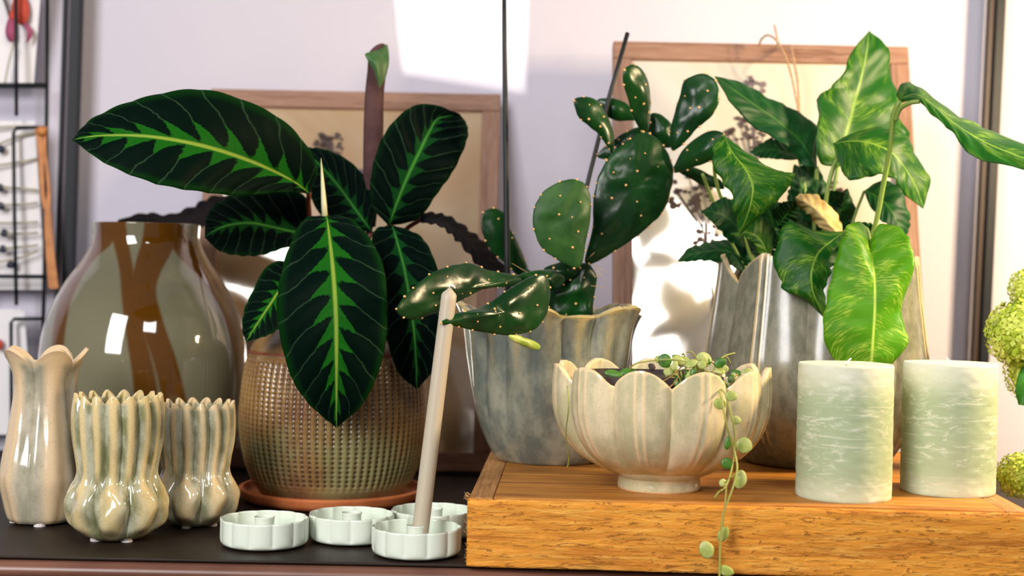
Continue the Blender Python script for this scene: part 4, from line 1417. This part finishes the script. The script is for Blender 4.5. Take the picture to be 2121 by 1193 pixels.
# dark small ones at left
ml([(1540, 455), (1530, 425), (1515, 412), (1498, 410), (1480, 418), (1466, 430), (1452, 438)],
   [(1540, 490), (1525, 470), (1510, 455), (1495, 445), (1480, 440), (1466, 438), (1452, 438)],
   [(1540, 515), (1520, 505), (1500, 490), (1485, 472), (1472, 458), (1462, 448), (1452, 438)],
   [1.27, 1.265, 1.26, 1.255, 1.25, 1.25, 1.25], 0.01, -0.004, 'mus_dark', seed=9)
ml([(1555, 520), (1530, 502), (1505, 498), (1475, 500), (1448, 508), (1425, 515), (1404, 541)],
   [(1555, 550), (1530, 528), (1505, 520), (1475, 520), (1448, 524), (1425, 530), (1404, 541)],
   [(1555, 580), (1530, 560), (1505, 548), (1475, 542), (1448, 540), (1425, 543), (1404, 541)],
   [1.285, 1.28, 1.275, 1.27, 1.265, 1.26, 1.255], 0.014, -0.006, 'mus_dark', seed=10)
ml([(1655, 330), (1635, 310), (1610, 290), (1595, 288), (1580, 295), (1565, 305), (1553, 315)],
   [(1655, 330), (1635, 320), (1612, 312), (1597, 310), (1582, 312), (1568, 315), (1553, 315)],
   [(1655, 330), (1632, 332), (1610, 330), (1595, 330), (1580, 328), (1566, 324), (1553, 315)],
   [1.33, 1.325, 1.32, 1.32, 1.318, 1.315, 1.315], 0.008, -0.004, 'mus_dark', seed=11)
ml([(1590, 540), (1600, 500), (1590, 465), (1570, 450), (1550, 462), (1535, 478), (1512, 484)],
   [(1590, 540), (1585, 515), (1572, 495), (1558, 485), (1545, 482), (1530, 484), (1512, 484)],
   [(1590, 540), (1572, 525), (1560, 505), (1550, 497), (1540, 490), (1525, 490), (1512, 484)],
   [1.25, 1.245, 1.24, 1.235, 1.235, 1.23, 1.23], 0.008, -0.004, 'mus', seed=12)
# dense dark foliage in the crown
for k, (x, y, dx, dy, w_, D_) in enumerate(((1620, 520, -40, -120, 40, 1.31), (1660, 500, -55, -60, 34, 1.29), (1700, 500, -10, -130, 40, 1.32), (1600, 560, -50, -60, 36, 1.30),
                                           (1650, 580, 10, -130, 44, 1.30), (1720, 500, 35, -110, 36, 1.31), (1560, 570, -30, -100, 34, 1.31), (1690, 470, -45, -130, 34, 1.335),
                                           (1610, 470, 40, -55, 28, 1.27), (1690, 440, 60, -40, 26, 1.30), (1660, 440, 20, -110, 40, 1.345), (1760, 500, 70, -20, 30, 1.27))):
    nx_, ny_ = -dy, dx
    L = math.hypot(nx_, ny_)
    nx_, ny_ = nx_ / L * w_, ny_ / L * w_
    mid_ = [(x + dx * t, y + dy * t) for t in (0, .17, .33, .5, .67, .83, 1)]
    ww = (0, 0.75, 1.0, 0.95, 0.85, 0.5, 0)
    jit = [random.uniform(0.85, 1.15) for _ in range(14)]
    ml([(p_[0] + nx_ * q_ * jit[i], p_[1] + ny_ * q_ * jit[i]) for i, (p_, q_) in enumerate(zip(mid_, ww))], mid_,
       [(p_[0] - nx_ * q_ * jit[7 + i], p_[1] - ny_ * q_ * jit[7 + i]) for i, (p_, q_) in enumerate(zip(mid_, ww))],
       [D_ - 0.003 * i for i in range(7)], 0.012, -0.01, 'mus_dark', seed=20 + k, wave=0.002)
# withered leaf
o = leaf('withered_leaf', mus, [(1745, 478), (1738, 455), (1722, 430), (1700, 412), (1680, 402), (1664, 402), (1648, 408)],
         [(1735, 485), (1720, 468), (1704, 450), (1690, 435), (1676, 424), (1662, 416), (1648, 410)],
         [(1715, 488), (1702, 475), (1688, 462), (1676, 448), (1664, 436), (1654, 426), (1648, 414)],
         [1.235, 1.232, 1.23, 1.23, 1.232, 1.235, 1.24], 0.02, 0.016, M['dryleaf'], nl=34, ns=8, pleat=0.005, npl=6, bulge=0.1, wave=0.006, seed=31)
# petioles
for pts, r_ in (([(1864, 208, 1.21), (1850, 240, 1.215), (1845, 300, 1.222), (1830, 380, 1.235), (1812, 470, 1.245), (1780, 560, 1.26), (1730, 700, 1.268)], 0.0023),
                ([(1905, 210, 1.196), (1885, 213, 1.20), (1864, 226, 1.208), (1855, 250, 1.214)], 0.0020),
                ([(1742, 312, 1.262), (1728, 340, 1.258), (1715, 390, 1.258), (1708, 450, 1.262), (1700, 600, 1.268), (1695, 700, 1.268)], 0.0020),
                ([(1801, 500, 1.187), (1795, 475, 1.20), (1780, 480, 1.22), (1750, 560, 1.25), (1710, 700, 1.268)], 0.0018),
                ([(1735, 345, 1.302), (1722, 420, 1.30), (1700, 560, 1.285), (1692, 700, 1.27)], 0.0019),
                ([(1692, 345, 1.312), (1688, 420, 1.31), (1684, 560, 1.285), (1686, 700, 1.27)], 0.0019),
                ([(1752, 478, 1.217), (1740, 500, 1.24), (1710, 600, 1.26), (1694, 700, 1.266)], 0.0016),
                ([(1498, 282, 1.217), (1480, 330, 1.25), (1490, 400, 1.28), (1540, 500, 1.285), (1660, 700, 1.268)], 0.0016),
                ([(1455, 360, 1.262), (1470, 400, 1.275), (1500, 470, 1.28), (1560, 580, 1.28), (1670, 700, 1.268)], 0.0015),
                ([(1540, 490, 1.272), (1570, 560, 1.275), (1665, 700, 1.268)], 0.0014), ([(1555, 552, 1.287), (1600, 610, 1.28), (1672, 700, 1.27)], 0.0014),
                ([(1655, 330, 1.332), (1670, 420, 1.32), (1680, 700, 1.275)], 0.0014), ([(1790, 396, 1.302), (1760, 480, 1.295), (1700, 700, 1.272)], 0.0014),
                ([(1735, 484, 1.236), (1728, 510, 1.25), (1700, 700, 1.266)], 0.0013), ([(1590, 540, 1.252), (1630, 600, 1.262), (1680, 700, 1.268)], 0.0013)):
    tube('petiole', pxcurve(pts, 18), r_, M['petiole_g'], mus, 7)
v = [(tv[0] + 0.080 * math.cos(2 * PI * k / 40), tv[1] + 0.080 * math.sin(2 * PI * k / 40), BT + 0.125) for k in range(40)]
mesh('soil', v + [(p_[0], p_[1], BT + 0.110) for p_ in v], [tuple(range(40)), tuple(range(79, 39, -1))] + [(k, k + 40, (k + 1) % 40 + 40, (k + 1) % 40) for k in range(40)], M['soil'], mus, False)

# ------------------------------------------------------------------ trailing plant in the lotus bowl
tp = tag(empty('trailing_plant', (bx, 1.097, BT + 0.07)), 'trailing plant with round pale green leaves spilling from the lotus bowl', 'plant')
m_ = NT('button_leaf')
vv_ = m_.coord()
cc_ = m_.mix(m_.step(0.35, 0.65, m_.noise(vv_, 120, 3)), (0.42, 0.50, 0.11), (0.58, 0.63, 0.24))
m_.set(base=cc_, rough=0.4, spec=0.4)
add_translucent(m_, cc_, 0.25)
M['button'] = m_.m
m_ = NT('button_leaf_mature')
vv_ = m_.coord()
cc_ = m_.mix(m_.step(0.35, 0.65, m_.noise(vv_, 120, 3)), (0.035, 0.13, 0.012), (0.07, 0.20, 0.02))
m_.set(base=cc_, rough=0.35, spec=0.45)
M['button_dark'] = m_.m
M['vine'] = plain('vine_stem', (0.33, 0.34, 0.07), 0.6)
M['vine_dry'] = plain('vine_stem_dry', (0.30, 0.19, 0.07), 0.7)
# nursery pot inside the bowl
q = P(1305, 800, 1.10)
npx, npy = bx - 0.004, 1.103
zt = BT + 0.088
ncor = []
for (zz, hw) in ((BT + 0.018, 0.034), (zt - 0.006, 0.047), (zt - 0.006, 0.0495), (zt, 0.0495), (zt, 0.0465), (zt - 0.008, 0.0460)):
    for k in range(24):
        an = 2 * PI * k / 24
        ca, sa = math.cos(an), math.sin(an)
        e = 0.35
        ncor.append((npx + hw * math.copysign(abs(ca) ** e, ca), npy + hw * math.copysign(abs(sa) ** e, sa), zz))
ff_ = [(i * 24 + k, i * 24 + (k + 1) % 24, i * 24 + 24 + (k + 1) % 24, i * 24 + 24 + k) for i in range(5) for k in range(24)] + [tuple(range(23, -1, -1))]
mesh('nursery_pot', ncor, ff_, M['nursery'], tp, False)
s_ = ncor[-24:]
mesh('soil', [(p_[0], p_[1], p_[2] + 0.004) for p_ in s_] + [(p_[0], p_[1], p_[2] - 0.004) for p_ in s_], [tuple(range(24)), tuple(range(47, 23, -1))] + [(k, k + 24, (k + 1) % 24 + 24, (k + 1) % 24) for k in range(24)], M['soil'], tp, False)


def disc_leaf(x, y, D, rx, ry, rot, mat, tilt=0.0):
    """fleshy lens-shaped round leaf"""
    s1 = D / F
    c = P(x, y, D)
    n, v, f = 18, [], []
    cr, sr = math.cos(rot), math.sin(rot)
    U = Vector((cr, 0, -sr))
    V_ = Vector((sr * math.cos(tilt), math.sin(tilt), cr * math.cos(tilt)))
    N_ = U.cross(V_)
    if N_.y > 0: N_ = -N_
    v.append(c + N_ * 0.0009)
    for k, (q_, h_) in enumerate(((0.55, 0.0008), (0.9, 0.0005), (1.0, 0.0), (0.9, -0.0004))):
        for i in range(n):
            a = 2 * PI * i / n
            pt = 1.0 + 0.10 * max(0, math.cos(a)) ** 8
            v.append(c + U * (math.cos(a) * rx * pt * s1 * q_) + V_ * (math.sin(a) * ry * s1 * q_) + N_ * h_)
    v.append(c - N_ * 0.0006)
    for i in range(n):
        j = (i + 1) % n
        f.append((0, 1 + j, 1 + i))
        for k in range(3):
            a = 1 + k * n
            f.append((a + i, a + j, a + n + j, a + n + i))
        f.append((len(v) - 1, 1 + 3 * n + i, 1 + 3 * n + j))
    return mesh('leaf', v, f, M[mat], tp)


for (x, y, D, rx, ry, rot, mt, tl) in (
        (1457, 745, 1.06, 17, 16, 0.3, 'button', 0.2), (1377, 747, 1.065, 14, 15, 0.0, 'button_dark', 0.2), (1403, 740, 1.075, 12, 6, 0.2, 'button_dark', 0.5), (1397, 757, 1.055, 7, 11, 0.3, 'button', 0.1),
        (1300, 770, 1.075, 18, 9, -0.1, 'button_dark', 0.6), (1270, 774, 1.07, 19, 9, 0.15, 'button_dark', 0.5), (1228, 783, 1.10, 5, 9, 0.6, 'button', 0.3), (1480, 790, 1.045, 13, 11, 0.8, 'button', 0.2),
        (1500, 764, 1.06, 9, 9, 0, 'button', 0.2), (1547, 774, 1.07, 14, 11, -0.4, 'button', 0.2), (1525, 772, 1.085, 13, 7, 0.2, 'button_dark', 0.4), (1590, 782, 1.085, 9, 8, 0.1, 'button', 0.2),
        (1570, 786, 1.09, 7, 11, -0.6, 'button_dark', 0.3), (1491, 836, 1.018, 13, 12, 0.2, 'button', 0.1), (1514, 820, 1.012, 13, 11, 0.1, 'button', 0.15), (1524, 870, 1.018, 11, 9, 0.3, 'button', 0.1),
        (1508, 917, 1.035, 7, 15, 0.25, 'button_dark', 0.1), (1541, 922, 1.028, 17, 17, 0.4, 'button', 0.15), (1506, 960, 1.04, 13, 12, 0.5, 'button_dark', 0.2), (1533, 993, 1.016, 13, 20, 0.2, 'button', 0.1),
        (1497, 1000, 1.022, 8, 9, 0.6, 'button', 0.3), (1498, 1106, 1.006, 11, 17, 0.5, 'button', 0.1), (1463, 1139, 1.002, 15, 19, -0.4, 'button', 0.1), (1503, 1182, 1.002, 17, 11, 0.3, 'button', 0.1),
        (1420, 750, 1.06, 9, 14, -0.6, 'button', 0.4), (1432, 775, 1.06, 14, 8, 0.5, 'button_dark', 0.4), (1455, 780, 1.055, 12, 7, -0.3, 'button_dark', 0.4), (1410, 785, 1.06, 13, 8, 0.3, 'button_dark', 0.4),
        (1500, 800, 1.045, 9, 7, 0.5, 'button_dark', 0.3), (1345, 778, 1.08, 14, 6, 0.1, 'button_dark', 0.6), (1440, 795, 1.05, 11, 8, 0.9, 'button', 0.3), (1395, 772, 1.07, 10, 8, 0.9, 'button', 0.3),
        (1515, 785, 1.06, 8, 10, 0.3, 'button_dark', 0.3), (1425, 800, 1.052, 8, 10, 0.4, 'button_dark', 0.2), (1470, 805, 1.042, 10, 7, -0.4, 'button_dark', 0.3), (1385, 790, 1.068, 9, 7, 0.1, 'button', 0.4)):
    disc_leaf(x, y, D, rx, ry, rot, mt, tl)


rb_ = random.Random(11)
for k in range(30):
    disc_leaf(rb_.gauss(1445, 34), rb_.uniform(742, 796), rb_.uniform(1.03, 1.075), rb_.uniform(7, 14), rb_.uniform(5, 11), rb_.uniform(-1, 1), 'button' if k % 3 else 'button_dark', rb_.uniform(0, 0.7))


def vine(pts, r_=0.0007, mt='vine'):
    tube('stem', pxcurve(pts, 28), r_, M[mt], tp, 5)


vine([(1460, 790, 1.05), (1485, 800, 1.03), (1495, 830, 1.010), (1505, 880, 1.008), (1520, 930, 1.02), (1527, 970, 1.010), (1518, 1010, 1.004), (1500, 1060, 1.000), (1492, 1120, 1.0), (1490, 1193, 1.0), (1488, 1230, 1.0)], 0.0008)
vine([(1470, 795, 1.045), (1500, 812, 1.018), (1515, 860, 1.010), (1522, 910, 1.018), (1518, 960, 1.020), (1505, 1005, 1.010), (1488, 1020, 1.004), (1480, 1032, 1.003)], 0.0007)
vine([(1305, 770, 1.075), (1312, 755, 1.07), (1345, 748, 1.065), (1400, 745, 1.055), (1450, 760, 1.05), (1490, 785, 1.045), (1510, 798, 1.04)], 0.0006)
vine([(1470, 790, 1.05), (1484, 755, 1.06), (1500, 738, 1.065), (1522, 731, 1.07)], 0.0007)
vine([(1500, 1000, 1.018), (1520, 985, 1.014), (1530, 975, 1.012)], 0.0006)
vine([(1505, 1000, 1.008), (1502, 1040, 1.003), (1497, 1090, 1.003)], 0.0005)
vine([(1350, 800, 1.05), (1390, 780, 1.055), (1420, 750, 1.06)], 0.0006, 'vine_dry')
vine([(1370, 815, 1.035), (1400, 790, 1.045), (1405, 770, 1.06)], 0.0006, 'vine_dry')
vine([(1175, 800, 1.035), (1178, 840, 1.02), (1172, 900, 1.035), (1178, 950, 1.05), (1175, 970, 1.055)], 0.0005)
rnd = random.Random(3)
for k in range(46):
    x, y = rnd.gauss(1450, 38), rnd.uniform(742, 806)
    L, a = rnd.uniform(14, 42), rnd.uniform(0, 2 * PI)
    D_ = rnd.uniform(1.045, 1.085)
    vine([(x, y, D_), (x + L * 0.5 * math.cos(a), y + L * 0.35 * math.sin(a) - 6, D_ - 0.004), (x + L * math.cos(a), y + L * 0.6 * math.sin(a), D_)], 0.00055, 'vine' if k % 4 else 'vine_dry')
petal_c = [(x, y) for x, y in ((1343, 755), (1352, 753), (1358, 760), (1354, 768), (1346, 767))]
petal(tp, 'dry_bud', petal_c, 1.07, M['dried'])

# ------------------------------------------------------------------ viburnum stem at the right edge
vb = tag(empty('viburnum_branch', (0.50, 1.19, 0.0)), 'lime green snowball flower branch at the right edge behind the candle', 'flowers')
def flower_head(x, y, D, rpx, ry=1.0, n=150, seed=0):
    rnd = random.Random(seed)
    c = P(x, y, D)
    R_ = rpx / F * D
    parts = []
    # core
    cv, cf = [], []
    for i in range(7):
        th = PI * i / 6
        for k in range(12):
            cv.append(c + Vector((math.sin(th) * math.cos(2 * PI * k / 12), math.sin(th) * math.sin(2 * PI * k / 12), math.cos(th) * ry)) * R_ * 0.82)
    for i in range(6):
        for k in range(12):
            cf.append((i * 12 + k, i * 12 + (k + 1) % 12, i * 12 + 12 + (k + 1) % 12, i * 12 + 12 + k))
    parts.append((cv, cf))
    for i in range(n):
        z = 1 - 2 * (i + 0.5) / n
        a = i * 2.39996
        q_ = math.sqrt(1 - z * z)
        d = Vector((q_ * math.cos(a), q_ * math.sin(a), z * ry))
        nn = Vector((q_ * math.cos(a), q_ * math.sin(a), z)).normalized()
        pc_ = c + d * R_ * rnd.uniform(0.9, 1.06)
        u_ = nn.cross(Vector((rnd.uniform(-1, 1), rnd.uniform(-1, 1), rnd.uniform(-1, 1)))).normalized()
        w_ = nn.cross(u_)
        L = R_ * rnd.uniform(0.17, 0.25)
        vv, f_ = [pc_], []
        for k in range(4):
            b = k * PI / 2
            for da, rr_, up in ((-0.55, 0.75, 0.12), (0, 1.05, 0.25), (0.55, 0.75, 0.12)):
                vv.append(pc_ + (u_ * math.cos(b + da) + w_ * math.sin(b + da)) * L * rr_ + nn * L * up)
            q0 = 1 + 3 * k
            f_.append((0, q0, q0 + 1, q0 + 2))
        parts.append((vv, f_))
    o_ = mesh('flower_head', *merge(parts), M['floret'], vb, False)
    o_['kind'] = 'stuff'
    return o_


flower_head(2112, 690, 1.20, 66, 1.0, 170, 1)
flower_head(2128, 760, 1.215, 46, 1.5, 130, 2)
flower_head(2138, 600, 1.22, 46, 1.0, 120, 3)
flower_head(2118, 985, 1.17, 50, 0.95, 150, 4)
def vleaf(A, Mi, B, D):
    leaf('leaf', vb, A, Mi, B, D, 0.01, -0.006, M['hyd_leaf'], nl=34, ns=7, pleat=0.0016, npl=9)
vleaf([(2190, 730), (2160, 725), (2130, 740), (2112, 770), (2104, 800), (2104, 815), (2110, 838)],
      [(2190, 760), (2170, 765), (2150, 780), (2135, 795), (2125, 808), (2116, 822), (2110, 838)],
      [(2190, 790), (2180, 815), (2165, 835), (2150, 842), (2135, 842), (2122, 840), (2110, 838)], [1.20, 1.195, 1.19, 1.187, 1.185, 1.185, 1.185])
vleaf([(2190, 590), (2160, 590), (2130, 605), (2112, 622), (2100, 632), (2096, 638), (2092, 645)],
      [(2190, 625), (2165, 625), (2140, 630), (2120, 636), (2108, 640), (2100, 643), (2092, 645)],
      [(2190, 660), (2165, 662), (2140, 660), (2122, 656), (2108, 652), (2100, 648), (2092, 645)], [1.22, 1.215, 1.21, 1.206, 1.203, 1.20, 1.20])
for pts in ([(2112, 690, 1.20), (2160, 760, 1.20), (2230, 900, 1.195), (2290, 1090, 1.19)], [(2138, 600, 1.22), (2190, 720, 1.21), (2240, 900, 1.2), (2290, 1090, 1.19)], [(2118, 985, 1.17), (2180, 990, 1.18), (2250, 1030, 1.187), (2290, 1090, 1.19)]):
    tube('stem', pxcurve(pts, 14) + [Vector((0.50, 1.19, 0.004))], 0.0018, M['petiole_g'], vb, 6)

# ------------------------------------------------------------------ unseen plates added round the spot to shape the wall patch
sl = tag(empty('added_patch_mask', SPL), 'added unseen black plates that shape the light patch on the wall', 'light blocker')
cor = [P(x, y, WALL_Y) for x, y in ((800, -190), (1099, -190), (1087, 191), (835, 150))]
near = [SPL + (c_ - SPL).normalized() * 0.16 for c_ in cor]
far = [SPL + (c_ - SPL).normalized() * 0.24 for c_ in cor]
cn, cf_ = sum(near, Vector()) / 4, sum(far, Vector()) / 4
for k in range(4):
    a_, b_, c_, d_ = near[k], near[(k + 1) % 4], far[(k + 1) % 4], far[k]
    v = [a_, b_, c_, d_] + [p_ + (p_ - q_).normalized() * 0.05 for p_, q_ in ((a_, cn), (b_, cn), (c_, cf_), (d_, cf_))]
    mesh('mask_plate', v, [(0, 1, 2, 3), (7, 6, 5, 4), (0, 4, 5, 1), (1, 5, 6, 2), (2, 6, 7, 3), (3, 7, 4, 0)], M['black_metal'], sl, False)

# ------------------------------------------------------------------ lamp at the right end of the sideboard, outside the picture
tl = tag(empty('table_lamp', (0.78, 1.09, 0.0)), 'bare-bulb table lamp at the right end of the sideboard', 'lamp')
lathe('base', [(0.0, 0.046), (0.004, 0.048), (0.010, 0.044), (0.014, 0.012), (0.016, 0.006)], lambda th, t, z, r: (r, z, 0), 40, 24, M['brown_metal'], tl)
tube('pole', [(0.78, 1.09, 0.012), (0.78, 1.09, 0.25), (0.78, 1.085, 0.36), (0.78, 1.07, 0.405)], 0.005, M['brown_metal'], tl, 10)
tube('socket', [(0.78, 1.07, 0.40), (0.78, 1.07, 0.405), (0.78, 1.07, 0.432)], [0.008, 0.014, 0.014], M['brown_metal'], tl, 16)
m_ = NT('lit_bulb')
m_.set(base=(1, 0.9, 0.75), rough=0.3)
m_.put(m_.b.inputs['Emission Color'], (1.0, 0.78, 0.48))
m_.b.inputs['Emission Strength'].default_value = 12.0
bp = [(0.013, 0.430), (0.016, 0.437), (0.026, 0.452), (0.029, 0.465), (0.024, 0.482), (0.012, 0.491), (0.001, 0.493)]
v = [(0.78 + r_ * math.cos(2 * PI * k / 20), 1.07 + r_ * math.sin(2 * PI * k / 20), z_) for r_, z_ in bp for k in range(20)]
mesh('bulb', v, [(i * 20 + k, i * 20 + (k + 1) % 20, i * 20 + 20 + (k + 1) % 20, i * 20 + 20 + k) for i in range(len(bp) - 1) for k in range(20)], m_.m, tl)
